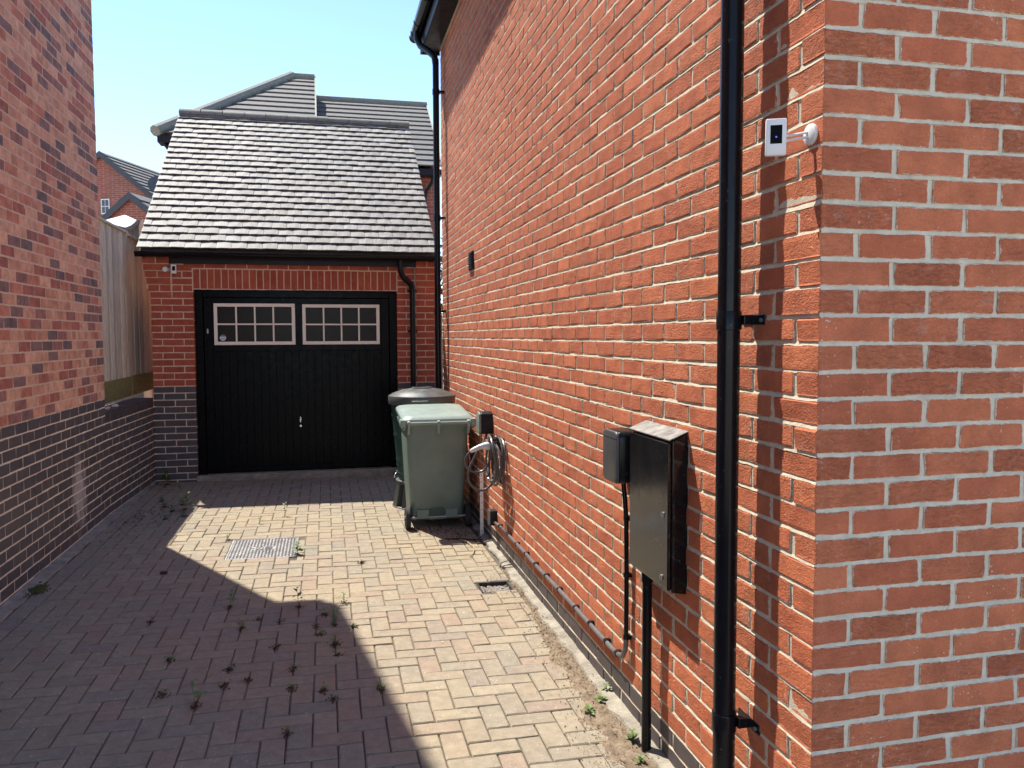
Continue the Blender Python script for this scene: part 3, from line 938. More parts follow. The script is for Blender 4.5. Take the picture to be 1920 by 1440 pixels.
# ================================================================== garage
ga = thing('garage', (-0.3, 12.0, 0.03), 'single brick garage with a steep grey tiled roof at the end of the drive', 'garage')
gf = Wall((0, YG, 0), (1, 0, 0), (0, 1, 0), 0.0012)
XA, XB = -1.426, 0.823                            # door opening
XGL, XGR = -1.866, 1.263
red, blue, sold = [], [], []
KT = 20
for k in range(-16, KT):
    z0, z1 = ZL + k * 0.075 + 0.005, ZL + k * 0.075 + 0.070
    tgt = blue if k < 0 else red
    if k < 14:
        for (a, b2, mirror) in ((XGL, XA, False), (XB, XGR, True)):
            wdt = b2 - a
            if k < -2 and not mirror:             # runs on behind the garden wall
                tgt.append(gf.brick(a - 0.10, a - 0.001, z0, z1))
            if k % 2 == 0:
                cuts = [(0, 0.1025), (0.1125, wdt - 0.1125), (wdt - 0.1025, wdt)]
            else:
                cuts = [(0, wdt / 2 - 0.005), (wdt / 2 + 0.005, wdt)]
            for c0, c1 in cuts:
                edge = abs((a + c1) - XA) < 1e-4 or abs((a + c0) - XB) < 1e-4 or c0 == 0 or abs(c1 - wdt) < 1e-6
                tgt.append(gf.brick(a + c0, a + c1, z0, z1, D=0.11 if edge else 0.05))
    else:
        # kneelers corbel out to carry the gutter ends
        s_ = k - 14
        oy = (0.004, 0.018, 0.034, 0.05, 0.06, 0.06)[s_]
        ox = (0.02, 0.034, 0.048, 0.06, 0.064, 0.064)[s_]
        for (e0, e1) in ((XGL - ox, -1.66), (1.045, XGR + ox * 0.55)):
            if s_ % 2:
                red.append(gf.brick(e0, e1, z0, z1, D=0.12, out=oy))
            else:
                mdl = (e0 + e1) / 2
                red.append(gf.brick(e0, mdl - 0.005, z0, z1, D=0.12, out=oy))
                red.append(gf.brick(mdl + 0.005, e1, z0, z1, D=0.12, out=oy))
        if k <= 17:
            for (e0, e1) in ((-1.642, XA - 0.008), (XB + 0.008, 1.03)):
                if k % 2:
                    red.append(gf.brick(e0, e1, z0, z1))
                else:
                    mdl = (e0 + e1) / 2
                    red.append(gf.brick(e0, mdl - 0.005, z0, z1))
                    red.append(gf.brick(mdl + 0.005, e1, z0, z1))
zs0, zs1 = 2.199, 2.414
nS_ = 30
for i in range(nS_):
    x0 = XA + (XB - XA) * i / nS_
    sold.append(gf.brick(x0 + 0.005, x0 + (XB - XA) / nS_ - 0.005, zs0, zs1, D=0.11))
x = XA - 0.1
while x < XB + 0.1:
    red.append(gf.brick(x + 0.005, min(x + 0.22, XB + 0.12), 2.427, 2.492))
    x += 0.225
pieces(ga, 'brick', red, 'fbrick', 'garage_red', 300)
pieces(ga, 'blue_brick', blue, 'fbrick', 'blue', 300)
pieces(ga, 'soldier_brick', sold, 'fbrick', 'garage_red', 300)
sheet([gf.mortar(XGL + 0.002, XA - 0.003, -0.06, 2.19, ZL, -0.0006, 0.0006, step=0.02, noise_=0.0002), gf.mortar(XB + 0.003, XGR - 0.002, -0.06, 2.19, ZL, -0.0006, 0.0006, step=0.02, noise_=0.0002),
       gf.mortar(XGL - 0.04, XGR + 0.02, 2.1905, 2.62, ZL, 0.0, 0.0008, step=0.02, noise_=0.0002)], 'mortar', 'mortar_pink', ga)
for side_ in (0, 1):
    kn = MB()
    for s_ in range(6):
        oy = (0.004, 0.018, 0.034, 0.05, 0.06, 0.06)[s_]
        ox = (0.02, 0.034, 0.048, 0.06, 0.064, 0.064)[s_]
        z0 = ZL + (14 + s_) * 0.075
        if side_ == 0:
            kn.box(XGL - ox + 0.003, -1.663, YG - oy + 0.004, YG + 0.1, z0, z0 + 0.0752)
        else:
            kn.box(1.048, XGR + ox * 0.55 - 0.003, YG - oy + 0.004, YG + 0.1, z0, z0 + 0.0752)
    kn.build('kneeler_mortar', 'mortar_pink', ga)
co = MB()
co.box(XGL + 0.012, XA - 0.012, YG + 0.02, YG + 0.22, -0.05, 2.6)
co.box(XB + 0.012, XGR - 0.012, YG + 0.02, YG + 0.22, -0.05, 2.6)
co.box(XA - 0.012, XB + 0.012, YG + 0.02, YG + 0.22, 2.204, 2.6)
co.build('wall_core', 'core', ga)
# reveal: mortar behind the jamb bricks
mj = MB()
mj.box(XA - 0.011, XA - 0.003, YG + 0.006, YG + 0.16, -0.05, 2.19)
mj.box(XB + 0.003, XB + 0.011, YG + 0.006, YG + 0.16, -0.05, 2.19)
mj.build('reveal_mortar', 'mortar_pink', ga)
for xx in (XGL + 0.012, XGR - 0.212):
    MB().prism([(xx, YG + 0.23, -0.06), (xx, 15.1, -0.06), (xx, 15.1, 2.45), (xx, 12.3, 4.52), (xx, YG + 0.23, 2.5)], (0.2, 0, 0)).build('side_wall', 'far_brick', ga)
MB().box(XGL + 0.02, XGR - 0.02, 14.9, 15.1, -0.06, 2.45).build('rear_wall', 'far_brick', ga)
MB().box(-1.655, 1.04, YG - 0.052, YG - 0.034, 2.472, 2.605).build('fascia', 'black_matt', ga, bevel=0.002)
MB().box(-1.655, 1.04, YG - 0.034, YG - 0.002, 2.474, 2.49).build('soffit', 'black_matt', ga)
# roof
EY, EZ, RY, RZ = 9.355, 2.605, 12.30, 4.79
sl_ = math.atan2(RZ - EZ, RY - EY)
SLEN = math.hypot(RZ - EZ, RY - EY)
TX0, TX1, NR, TW = -1.955, 1.275, 23, 0.1615
up_ = Vector((0, math.cos(sl_), math.sin(sl_)))
rn = Vector((0, -math.sin(sl_), math.cos(sl_)))
G = SLEN / NR
tiles = []
for r_ in range(NR):
    x = TX0
    L = TW * (0.5 if r_ % 2 else 1.0)
    if r_ % 2 == 0:
        L = TW * 0.98
    while x < TX1 - 0.02:
        e = min(x + L, TX1)
        cx = (x + e) / 2
        p = Vector((cx, EY, EZ)) + up_ * (r_ * G) + rn * (0.033 + random.gauss(0, 0.0014))
        M4 = Matrix.Translation(p) @ Matrix((Vector((1, 0, 0)), up_, rn)).transposed().to_4x4() @ Matrix.Rotation(R(-7.0) + random.gauss(0, 0.008), 4, 'X') @ Matrix.Rotation(random.gauss(0, 0.006), 4, 'Y') @ Matrix.Rotation(random.gauss(0, 0.006), 4, 'Z')
        tiles.append((M4, (e - x - 0.003, G + 0.05, 0.0105), rn, (e - x) * G))
        x = e
        L = TW
pieces(ga, 'roof_tile', tiles, 'tile', 'tile', 300, 'remaining_roof_tiles')
ud = MB()
ud.prism([Vector((TX0 + 0.02, EY + 0.02, EZ)) - rn * 0.02, Vector((TX1 - 0.02, EY + 0.02, EZ)) - rn * 0.02, Vector((TX1 - 0.02, RY, RZ)) - rn * 0.02, Vector((TX0 + 0.02, RY, RZ)) - rn * 0.02], -rn * 0.04)
ud.prism([(TX0 + 0.02, RY, RZ - 0.01), (TX1 - 0.02, RY, RZ - 0.01), (TX1 - 0.02, 15.3, EZ - 0.05), (TX0 + 0.02, 15.3, EZ - 0.05)], (0, -0.02, -0.05))
ud.build('roof_deck', 'far_tile', ga)
nrd = 11
for i in range(nrd):
    x0 = TX0 + (TX1 - TX0) * i / nrd
    x1 = TX0 + (TX1 - TX0) * (i + 1) / nrd
    b_ = MB()
    n = 10
    pr = [(0.105 * math.cos(math.pi * k / n), 0.09 * math.sin(math.pi * k / n)) for k in range(n + 1)]
    pr += [(0.09 * math.cos(math.pi * k / n), 0.075 * math.sin(math.pi * k / n)) for k in range(n, -1, -1)]
    zz = RZ - 0.005 + random.gauss(0, 0.003)
    b_.prism([(x0 + 0.007, RY + a, zz + c_) for a, c_ in pr], (x1 - x0 - 0.014, 0, 0))
    b_.build('ridge_tile', 'ridge', ga, smooth=True)
MB().box(TX0 + 0.01, TX1 - 0.01, RY - 0.088, RY + 0.088, RZ - 0.03, RZ + 0.04).build('ridge_mortar', 'ridge', ga)
MB().box(-1.44, 0.84, YG - 0.02, YG + 0.2, 0.0, 0.098).build('threshold', 'concrete', ga, bevel=0.006)

# garage door
DY = YG + 0.10
door = thing('garage_door', (-0.3, DY, 0.1), 'black up-and-over garage door with two white-framed window panels', 'door')
fr = MB()
fr.box(XA + 0.001, XA + 0.085, DY - 0.03, DY + 0.05, 0.10, 2.193)
fr.box(XB - 0.085, XB - 0.001, DY - 0.03, DY + 0.05, 0.10, 2.193)
fr.box(XA + 0.086, XB - 0.086, DY - 0.03, DY + 0.05, 2.11, 2.193)
fr.build('door_frame', 'door', door, bevel=0.004)
LX0, LX1, LZ0, LZ1 = XA + 0.09, XB - 0.09, 0.112, 2.106
pn = MB()
pn.box(LX0, LX1, DY + 0.012, DY + 0.03, LZ0, LZ1)
pn.build('backing_panel', 'door', door)
st_ = MB()
st_.box(LX0, LX0 + 0.09, DY, DY + 0.0115, LZ0, LZ1)
st_.box(LX1 - 0.09, LX1, DY, DY + 0.0115, LZ0, LZ1)
st_.box(LX0 + 0.0905, LX1 - 0.0905, DY, DY + 0.0115, 2.045, LZ1)
st_.box(LX0 + 0.0905, LX1 - 0.0905, DY, DY + 0.0115, 1.50, 1.567)
st_.box(-0.338, -0.261, DY, DY + 0.0115, 1.5675, 2.0445)
st_.box(LX0 + 0.0905, LX1 - 0.0905, DY, DY + 0.0115, LZ0, LZ0 + 0.055)
st_.build('rail', 'door', door, bevel=0.003)
npl = 22
px0, px1 = LX0 + 0.094, LX1 - 0.094
for i in range(npl):
    a, b2 = px0 + (px1 - px0) * i / npl, px0 + (px1 - px0) * (i + 1) / npl
    MB().box(a + 0.002, b2 - 0.002, DY + 0.001, DY + 0.0118, LZ0 + 0.058, 1.497).build('plank', 'door', door, bevel=0.002, seg=1)
for wi, (a, b2, c0, c1) in enumerate(((-1.228, -0.340, 1.570, 2.042), (-0.259, 0.624, 1.570, 2.036))):
    wfm = MB()
    bw = 0.038
    wfm.box(a, b2, DY - 0.016, DY - 0.001, c0, c0 + bw)
    wfm.box(a, b2, DY - 0.016, DY - 0.001, c1 - bw, c1)
    wfm.box(a, a + bw, DY - 0.0155, DY - 0.001, c0 + bw, c1 - bw)
    wfm.box(b2 - bw, b2, DY - 0.0155, DY - 0.001, c0 + bw, c1 - bw)
    wo = wfm.build('window_panel', 'upvc', door, bevel=0.003)
    ia, ib, ic, idd = a + bw, b2 - bw, c0 + bw, c1 - bw
    for q in range(1, 4):
        xx = ia + (ib - ia) * q / 4
        MB().box(xx - 0.009, xx + 0.009, DY - 0.014, DY - 0.002, ic, idd).build('glazing_bar', 'upvc', wo, bevel=0.002)
    zm = (ic + idd) / 2
    MB().box(ia, ib, DY - 0.0135, DY - 0.0025, zm - 0.009, zm + 0.009).build('glazing_bar', 'upvc', wo, bevel=0.002)
    for q in range(4):
        for s_ in range(2):
            xa = ia + (ib - ia) * q / 4
            za = ic if s_ == 0 else zm
            MB().box(xa + 0.006, xa + (ib - ia) / 4 - 0.006, DY - 0.004, DY + 0.003, za + 0.006, za + (idd - ic) / 2 - 0.006).build('pane', 'pane', wo)
    if wi == 0:
        sx, sz = ia + 0.055, ic + 0.045
        stk = MB()
        n = 20
        P_ = [(sx + 0.034 * math.cos(2 * math.pi * k / n), sz + 0.034 * math.sin(2 * math.pi * k / n)) for k in range(n)]
        stk.prism([(p[0], DY - 0.006, p[1]) for p in P_], (0, 0.0015, 0))
        so2 = stk.build('sticker', 'white', door)
        tag(so2, 'round blue and white sticker in the lowest left pane')
        Pb = [(sx + 0.033 * math.cos(a_), sz + 0.033 * math.sin(a_)) for a_ in [R(22 + 136 * k / 12) for k in range(13)]]
        MB().prism([(p[0], DY - 0.0075, p[1]) for p in Pb], (0, 0.001, 0)).build('sticker_print', 'blue_print', so2)
        MB().box(sx - 0.024, sx + 0.024, DY - 0.0075, DY - 0.0065, sz - 0.008, sz - 0.003).build('sticker_print', 'charger', so2)
        MB().box(sx - 0.020, sx + 0.020, DY - 0.0075, DY - 0.0065, sz - 0.019, sz - 0.014).build('sticker_print', 'charger', so2)
hd = MB()
hd.tube([(-0.299, DY - 0.001, 0.70), (-0.299, DY - 0.03, 0.70)], 0.012, 12)
hd.box(-0.306, -0.292, DY - 0.04, DY - 0.027, 0.668, 0.735)
hd.build('handle', 'chrome', door, bevel=0.002)
MB().tube([(-0.299, DY - 0.001, 0.625), (-0.299, DY - 0.012, 0.625)], 0.013, 12).build('lock', 'chrome', door)
MB().box(LX0 + 0.03, LX0 + 0.048, DY - 0.008, DY - 0.0005, 1.70, 1.755).build('latch_plate', 'steel', door, bevel=0.002)

# garage gutter and downpipe
gg = thing('garage_gutter', (0.0, 9.42, 2.5), 'black gutter along the garage eaves with a cranked downpipe at its right end', 'gutter')
half_trough(9.42, -1.985, 1.305, 2.585, 0.056, axis='x').build('trough', 'black', gg, smooth=True)
for x in (-1.9, -1.2, -0.5, 0.2, 0.86, 1.2):
    half_trough(9.42, x - 0.015, x + 0.015, 2.586, 0.061, axis='x').build('bracket', 'black', gg, smooth=True)
MB().tube([(0.855, 9.42, 2.55), (0.857, 9.42, 2.44), (0.868, 9.42, 2.385), (0.90, 9.43, 2.335), (0.965, 9.46, 2.285), (0.995, 9.475, 2.245), (1.0, 9.48, 2.19)], 0.034, 14).build('swan_neck', 'black', gg, smooth=True)
for p_, q_ in (((0.915, 9.435, 2.326), (0.935, 9.445, 2.308)), ((0.975, 9.465, 2.274), (0.988, 9.472, 2.255))):
    MB().tube([p_, q_], 0.0385, 14).build('joint_ring', 'black', gg, smooth=True)
MB().tube([(1.0, 9.48, 2.21), (1.0, 9.48, 0.04)], 0.034, 16).build('pipe', 'black', gg, smooth=True)
for z in (2.19, 1.72, 0.8):
    MB().tube([(1.0, 9.48, z - 0.025), (1.0, 9.48, z + 0.025)], 0.039, 16).box(0.945, 1.055, 9.50, YG + 0.003, z - 0.01, z + 0.01).build('pipe_clip', 'black', gg, smooth=True)


# ================================================================== things on the right-hand wall
def security_camera(name, label, base, bdir, head, facing, sz, led):
    """round wall base, forked arm, flat upright housing with a dark lens panel"""
    base, head = Vector(base), Vector(head)
    t = thing(name, base, label, 'camera')
    q = Vector(bdir).to_track_quat('Z', 'Y').to_matrix().to_4x4()
    d = MB().lathe(0, 0, [(0.028 * sz, -0.001), (0.029 * sz, 0.003), (0.028 * sz, 0.008 * sz), (0.02 * sz, 0.012 * sz), (0.004, 0.013 * sz)], 28)
    d.v = [tuple(Matrix.Translation(base) @ q @ Vector(p)) for p in d.v]
    d.build('wall_base', 'white', t, smooth=True)
    f_ = Vector(facing).normalized()
    rx = Vector((0, 0, 1)).cross(f_).normalized()
    uz = f_.cross(rx).normalized()
    Mh = Matrix.Translation(head) @ Matrix((rx, uz, f_)).transposed().to_4x4()
    s0 = base + Vector(bdir) * 0.01 * sz
    for o_ in (-0.0065, 0.0065):
        a0 = s0 + Vector((0, 0, o_ * sz))
        a1 = head - f_ * 0.011 * sz + Vector((0, 0, (o_ - 0.004) * sz))
        MB().tube([a0, (a0 * 0.5 + a1 * 0.5) + Vector((0, 0, -0.001)), a1], 0.0035 * sz, 8).build('arm', 'white', t, smooth=True)
    W2, H2, D2 = 0.027 * sz, 0.049 * sz, 0.011 * sz
    hb = MB().box(-W2, W2, -H2, H2, -D2, D2, Mh)
    hs = hb.build('housing', 'white', t, bevel=0.0035 * sz, seg=3, smooth=True)
    MB().box(-W2 * 0.57, W2 * 0.57, -H2 * 0.36, H2 * 0.64, D2 - 0.0004, D2 + 0.0008, Mh).build('lens_panel', 'lens', hs)
    l_ = MB().lathe(0, 0, [(0.0022 * sz, 0.0), (0.0022 * sz, 0.0006)], 12)
    l_.v = [tuple(Mh @ Vector((p[0], p[1] + H2 * 0.0, p[2] + D2 + 0.0009))) for p in l_.v]
    m_, n_, b_ = newmat('status_light')
    b_.inputs['Base Color'].default_value = (0.02, 0.04, 0.3, 1)
    if led:
        b_.inputs['Emission Color'].default_value = (0.08, 0.12, 1.0, 1)
        b_.inputs['Emission Strength'].default_value = 0.7
    l_.build('status_light', m_, hs)
    return t


security_camera('security_camera', 'small white security camera on an arm near the close house corner', (XR - 0.001, 1.955, 2.196), (-1, 0, 0), (1.207, 2.012, 2.198), (-0.42, -0.90, -0.06), 1.0, True)
security_camera('security_camera', 'small white security camera on the garage kneeler above the door', (-1.70, YG - 0.055, 2.405), (0, -1, 0), (-1.605, YG - 0.10, 2.405), (0.12, -0.99, -0.1), 1.0, False)

# meter box
mb_ = thing('meter_box', (1.243, 2.89, 0.99), 'large flat black meter box on the sunlit wall with a dusty sloping top', 'meter box')
XM = 1.206
bd = MB()
poly = [(XM + 0.014, 0.716), (XR + 0.002, 0.705), (XR + 0.002, 1.306), (XM + 0.014, 1.276)]
bd.prism([(a, 2.693, c_) for a, c_ in poly], (0, 0.392, 0))
bd.build('casing', 'box', mb_, bevel=0.004)
MB().box(XM, XM + 0.0135, 2.700, 3.080, 0.722, 1.268).build('front_door', 'box', mb_, bevel=0.004)
for (y, z) in ((2.742, 0.998), (2.752, 0.760)):
    b_ = MB()
    b_.tube([(XM - 0.004, y, z), (XM + 0.002, y, z)], 0.0105, 16)
    lk = b_.build('lock', 'steel', mb_, smooth=True)
    MB().box(XM - 0.0048, XM - 0.0035, y - 0.002, y + 0.002, z - 0.006, z + 0.006).build('keyhole', 'lens', lk)
cp_ = MB()
cp_.prism([(XM + 0.0, 2.689, 1.2775), (XR + 0.001, 2.689, 1.3085), (XR + 0.001, 2.689, 1.3135), (XM + 0.0, 2.689, 1.2825)], (0, 0.40, 0))
cp_.build('sloping_top', 'dust', mb_, bevel=0.0015)
dpost = thing('cable_duct', (1.222, 2.955, gz(1.22, 2.95)), 'upright black cable duct from the ground to the underside of the meter box', 'duct')
MB().tube([(1.234, 2.955, gz(1.22, 2.95) - 0.02), (1.234, 2.955, 0.712)], 0.0195, 20).build('duct_pipe', 'black', dpost, smooth=True)
MB().tube([(1.234, 2.955, 0.68), (1.234, 2.955, 0.7125)], 0.0235, 20).build('collar', 'black', dpost, smooth=True)

# grey isolator unit left of the meter box
iso = thing('charger_unit', (1.228, 3.235, 1.148), 'dark grey rounded charger unit fixed to the wall left of the meter box', 'charger')
def rounded_unit(x0, x1, y0, y1, z0, z1, r, rad2=0.006, rr_top=None):
    b_ = MB()
    rings = []
    for (xx, ins) in ((x1, 0.0), (x0 + rad2, 0.0), (x0 + rad2 * 0.3, rad2 * 0.35), (x0, rad2)):
        rings.append([(xx, p[0], p[1]) for p in rrect((y0 + y1) / 2, (z0 + z1) / 2, (y1 - y0) / 2 - ins, (z1 - z0) / 2 - ins, r)])
    b_.loft(rings)
    return b_
rounded_unit(1.187, XR + 0.001, 3.148, 3.322, 1.036, 1.258, 0.026).build('back_case', 'black', iso, smooth=True)
rounded_unit(1.174, 1.1865, 3.149, 3.321, 1.037, 1.257, 0.026).build('cover', 'charger', iso, smooth=True)
MB().box(1.1735, 1.176, 3.151, 3.319, 1.226, 1.2275).build('seam', 'lens', iso)

# surface conduit from the unit along the foot of the wall
cn = thing('conduit', (1.262, 4.6, 0.23), 'grey surface conduit clipped along the foot of the sunlit wall', 'conduit')
MB().tube([(1.258, 6.06, 0.212), (1.258, 5.8, 0.229)] + [(1.258, 5.5 - 0.35 * i, 0.229 + 0.003 * math.sin(i * 2.1)) for i in range(6)] + [(1.258, 3.42, 0.226), (1.258, 3.34, 0.229), (1.258, 3.282, 0.247), (1.258, 3.252, 0.29), (1.258, 3.245, 0.34)], 0.0115, 12).build('pipe', 'conduit', cn, smooth=True)
MB().tube([(1.258, 3.245, 0.34), (1.258, 3.243, 0.62), (1.258, 3.25, 0.87), (1.256, 3.262, 0.95), (1.25, 3.27, 1.04)], 0.0105, 12).build('pipe', 'black', cn, smooth=True)
for y in (5.86, 5.57, 5.32, 5.06, 4.81, 4.56, 4.29, 3.98, 3.74, 3.50, 3.355):
    MB().tube([(1.258, y - 0.011, 0.2275), (1.258, y + 0.011, 0.2275)], 0.0145, 10).box(1.262, XR + 0.001, y - 0.011, y + 0.011, 0.214, 0.242).build('clip', 'black', cn)
for z in (0.345, 0.62, 0.87):
    MB().tube([(1.258, 3.245, z - 0.009), (1.258, 3.245, z + 0.009)], 0.0145, 10).box(1.262, XR + 0.001, 3.231, 3.259, z - 0.009, z + 0.009).build('clip', 'black', cn)
jb = thing('junction_box', (1.25, 6.1, 0.245), 'small brown-black junction box at the far end of the conduit', 'junction box')
MB().box(1.227, XR + 0.002, 6.065, 6.15, 0.185, 0.30).build('case', 'black_matt', jb, bevel=0.004)
MB().box(1.219, 1.2265, 6.062, 6.153, 0.182, 0.303).build('lid', 'conduit', jb, bevel=0.003)

# far charging point, its cable and plug
ch = thing('charging_point', (1.226, 6.27, 0.98), 'small rounded dark charging point on the wall above the coiled cable', 'charger')
b_ = MB()
prof = [(6.205, 0.90), (6.205, 1.02), (6.215, 1.045), (6.24, 1.062), (6.30, 1.062), (6.325, 1.045), (6.335, 1.02), (6.335, 0.90), (6.32, 0.885), (6.22, 0.885)]
b_.prism([(1.186, a, c_) for a, c_ in prof], (XR + 0.001 - 1.186, 0, 0))
b_.build('case', 'black_matt', ch, bevel=0.004)
b_ = MB()
b_.prism([(1.168, 6.27 + (a - 6.27) * 0.97, 0.975 + (c_ - 0.975) * 0.97) for a, c_ in prof], (0.0175, 0, 0))
b_.build('front_cover', 'bin', ch, bevel=0.005)
cc = thing('charging_cable', (1.2, 5.85, 0.7), 'coiled grey charging cable hanging in loops below the charging point', 'cable')
def smooth_path(P, n=6):
    out = []
    P = [Vector(p) for p in P]
    for i in range(len(P) - 1):
        p0, p1, p2, p3 = P[max(i - 1, 0)], P[i], P[i + 1], P[min(i + 2, len(P) - 1)]
        for k in range(n):
            t = k / n
            out.append(0.5 * ((2 * p1) + (p2 - p0) * t + (2 * p0 - 5 * p1 + 4 * p2 - p3) * t * t + (3 * p1 - p0 - 3 * p2 + p3) * t ** 3))
    out.append(P[-1])
    return out
coil = []
for lp in range(5):
    ra, rb = 0.15 + 0.02 * random.random(), 0.155 + 0.025 * random.random()
    for k in range(20):
        a = math.pi / 2 + 2 * math.pi * k / 20
        coil.append((1.175 + 0.019 * lp + 0.008 * math.sin(a * 2 + lp), 5.80 + ra * math.cos(a) + 0.012 * (lp % 2), 0.75 + rb * math.sin(a) - 0.02 * (lp % 3)))
MB().tube(coil, 0.0088, 8).build('coil', 'cable', cc, smooth=True)
L1 = smooth_path([(1.046, 5.90, 0.80), (1.013, 5.90, 0.765), (1.001, 5.90, 0.721), (1.021, 5.90, 0.672), (1.073, 5.90, 0.642), (1.134, 5.90, 0.647), (1.178, 5.89, 0.70), (1.19, 5.86, 0.80), (1.195, 5.82, 0.88)])
MB().tube(L1, 0.0088, 8).build('loose_loop', 'cable', cc, smooth=True)
L2 = smooth_path([(1.168, 6.0, 0.885), (1.145, 5.96, 0.84), (1.10, 5.93, 0.79), (1.06, 5.92, 0.72), (1.030, 5.91, 0.655), (1.028, 5.91, 0.583), (1.064, 5.91, 0.525), (1.113, 5.91, 0.498), (1.170, 5.91, 0.51), (1.215, 5.89, 0.56), (1.235, 5.86, 0.62), (1.232, 5.83, 0.72)])
MB().tube(L2, 0.0088, 8).build('loose_loop', 'cable', cc, smooth=True)
MB().tube(smooth_path([(1.235, 6.25, 0.89), (1.215, 6.18, 0.86), (1.20, 6.08, 0.87), (1.168, 6.0, 0.885)]), 0.0088, 8).build('loose_loop', 'cable', cc, smooth=True)
hk = MB()
hk.box(1.19, XR + 0.002, 5.79, 5.82, 0.885, 0.90).box(1.178, 1.19, 5.785, 5.825, 0.88, 0.935)
hk.build('hook', 'black_matt', cc)
plg = thing('charging_plug', (1.12, 5.9, 0.82), 'pale grey handgun-shaped charging plug parked in front of the coiled cable', 'plug')
b_ = MB()
P_ = [(1.040, 5.90, 0.797), (1.052, 5.90, 0.803), (1.075, 5.90, 0.813), (1.11, 5.90, 0.828), (1.135, 5.90, 0.835), (1.158, 5.90, 0.836), (1.172, 5.90, 0.836), (1.196, 5.90, 0.833)]
b_.tube(P_, [0.010, 0.016, 0.0185, 0.0195, 0.022, 0.029, 0.031, 0.028], 16)
b_.build('handle', 'plug', plg, smooth=True)
MB().tube([(1.196, 5.90, 0.833), (1.222, 5.90, 0.831)], 0.024, 16).build('connector', 'rubber', plg, smooth=True)
MB().box(1.222, XR + 0.002, 5.868, 5.932, 0.798, 0.864).build('holster', 'rubber', plg, bevel=0.005)

# white punched strip and thin rail behind the bin
ws = thing('metal_frame', (1.24, 6.48, 0), 'thin white punched metal upright with a rail leaning by the wall behind the bin', 'frame')
up = MB()
up.box(1.222, 1.246, 6.478, 6.482, 0.0, 0.545)
up.box(1.2465, 1.2505, 6.478, 6.50, 0.0, 0.545)
uo = up.build('upright', 'white', ws)
for i in range(9):
    MB().tube([(1.234, 6.4775, 0.05 + i * 0.058), (1.234, 6.4785, 0.05 + i * 0.058)], 0.004, 8).build('hole', 'lens', uo)
MB().tube([(1.236, 6.485, 0.54), (1.18, 7.05, 0.60)], 0.006, 8).build('rail', 'steel', ws)

# ================================================================== wheelie bin
bn = thing('wheelie_bin', (0.92, 7.1, 0), 'grey-green wheelie bin with a pale lid standing by the right wall', 'bin')
BC = 0.922
def ring(z, hx, y0, y1, r):
    return [(p[0], p[1], z) for p in rrect(BC, (y0 + y1) / 2, hx, (y1 - y0) / 2, r)]
b_ = MB()
b_.loft([ring(0.075, 0.222, 6.885, 7.33, 0.05), ring(0.09, 0.23, 6.872, 7.345, 0.06), ring(0.35, 0.243, 6.845, 7.37, 0.06), ring(0.65, 0.257, 6.81, 7.40, 0.06), ring(0.90, 0.268, 6.785, 7.425, 0.06)])
body = b_.build('body', 'bin', bn, smooth=True)
b_ = MB()
b_.loft([ring(0.885, 0.272, 6.781, 7.43, 0.06), ring(0.888, 0.292, 6.755, 7.45, 0.065), ring(0.925, 0.297, 6.75, 7.455, 0.065), ring(0.928, 0.285, 6.765, 7.44, 0.06)])
b_.build('rim', 'bin', bn, smooth=True)
b_ = MB()
def lring(z, hx, y0, y1, r):
    return [(p[0], p[1], z + 0.055 * (p[1] - 6.74) / 0.73) for p in rrect(BC, (y0 + y1) / 2, hx, (y1 - y0) / 2, r)]
b_.loft([lring(0.928, 0.300, 6.762, 7.475, 0.07), lring(0.932, 0.307, 6.755, 7.482, 0.075), lring(0.955, 0.306, 6.757, 7.48, 0.075), lring(0.972, 0.290, 6.775, 7.46, 0.075), lring(0.982, 0.255, 6.81, 7.42, 0.08), lring(0.986, 0.18, 6.90, 7.33, 0.08)])
b_.build('lid', 'bin_lid', bn, smooth=True)
MB().tube([(0.652, 6.722, 0.928), (1.19, 6.722, 0.928)], 0.0135, 12).build('handle_bar', 'bin_lid', bn, smooth=True)
for x in (0.668, 0.92, 1.176):
    MB().prism([(x - 0.011, 6.708, 0.945), (x - 0.011, 6.79, 0.955), (x - 0.011, 6.80, 0.85), (x - 0.011, 6.765, 0.83), (x - 0.011, 6.712, 0.90)], (0.022, 0, 0)).build('hinge_lug', 'bin_lid', bn, bevel=0.003)
for sgn in (-1, 1):
    xx = BC + sgn * 0.285
    b_ = MB()
    b_.loft([[(p[0], p[1], z) for p in rrect(xx + sgn * 0.012, 6.80, hx, 0.075, 0.02)] for z, hx in ((0.875, 0.008), (0.90, 0.026), (0.945, 0.03), (0.958, 0.024))])
    b_.build('side_grip', 'bin_lid', bn, smooth=True)
for (x0, x1) in ((0.738, 0.845), (0.99, 1.095)):
    MB().box(x0, x1, 6.846, 6.90, 0.088, 0.168).build('foot_block', 'bin', bn, bevel=0.004)
MB().box(0.8455, 0.9895, 6.852, 6.90, 0.078, 0.096).build('tread_bar', 'bin', bn, bevel=0.004)
MB().prism([(0.846, 6.862, 0.099), (0.852, 6.862, 0.168), (0.866, 6.862, 0.182), (0.968, 6.862, 0.182), (0.984, 6.862, 0.168), (0.989, 6.862, 0.099)], (0, 0.004, 0)).build('recess_shade_plate', 'butt', bn)  # dark plate on the uncut back; its colour stands for the recess shade
MB().tube([(0.63, 6.86, 0.098), (1.205, 6.86, 0.098)], 0.011, 10).build('axle', 'steel', bn)
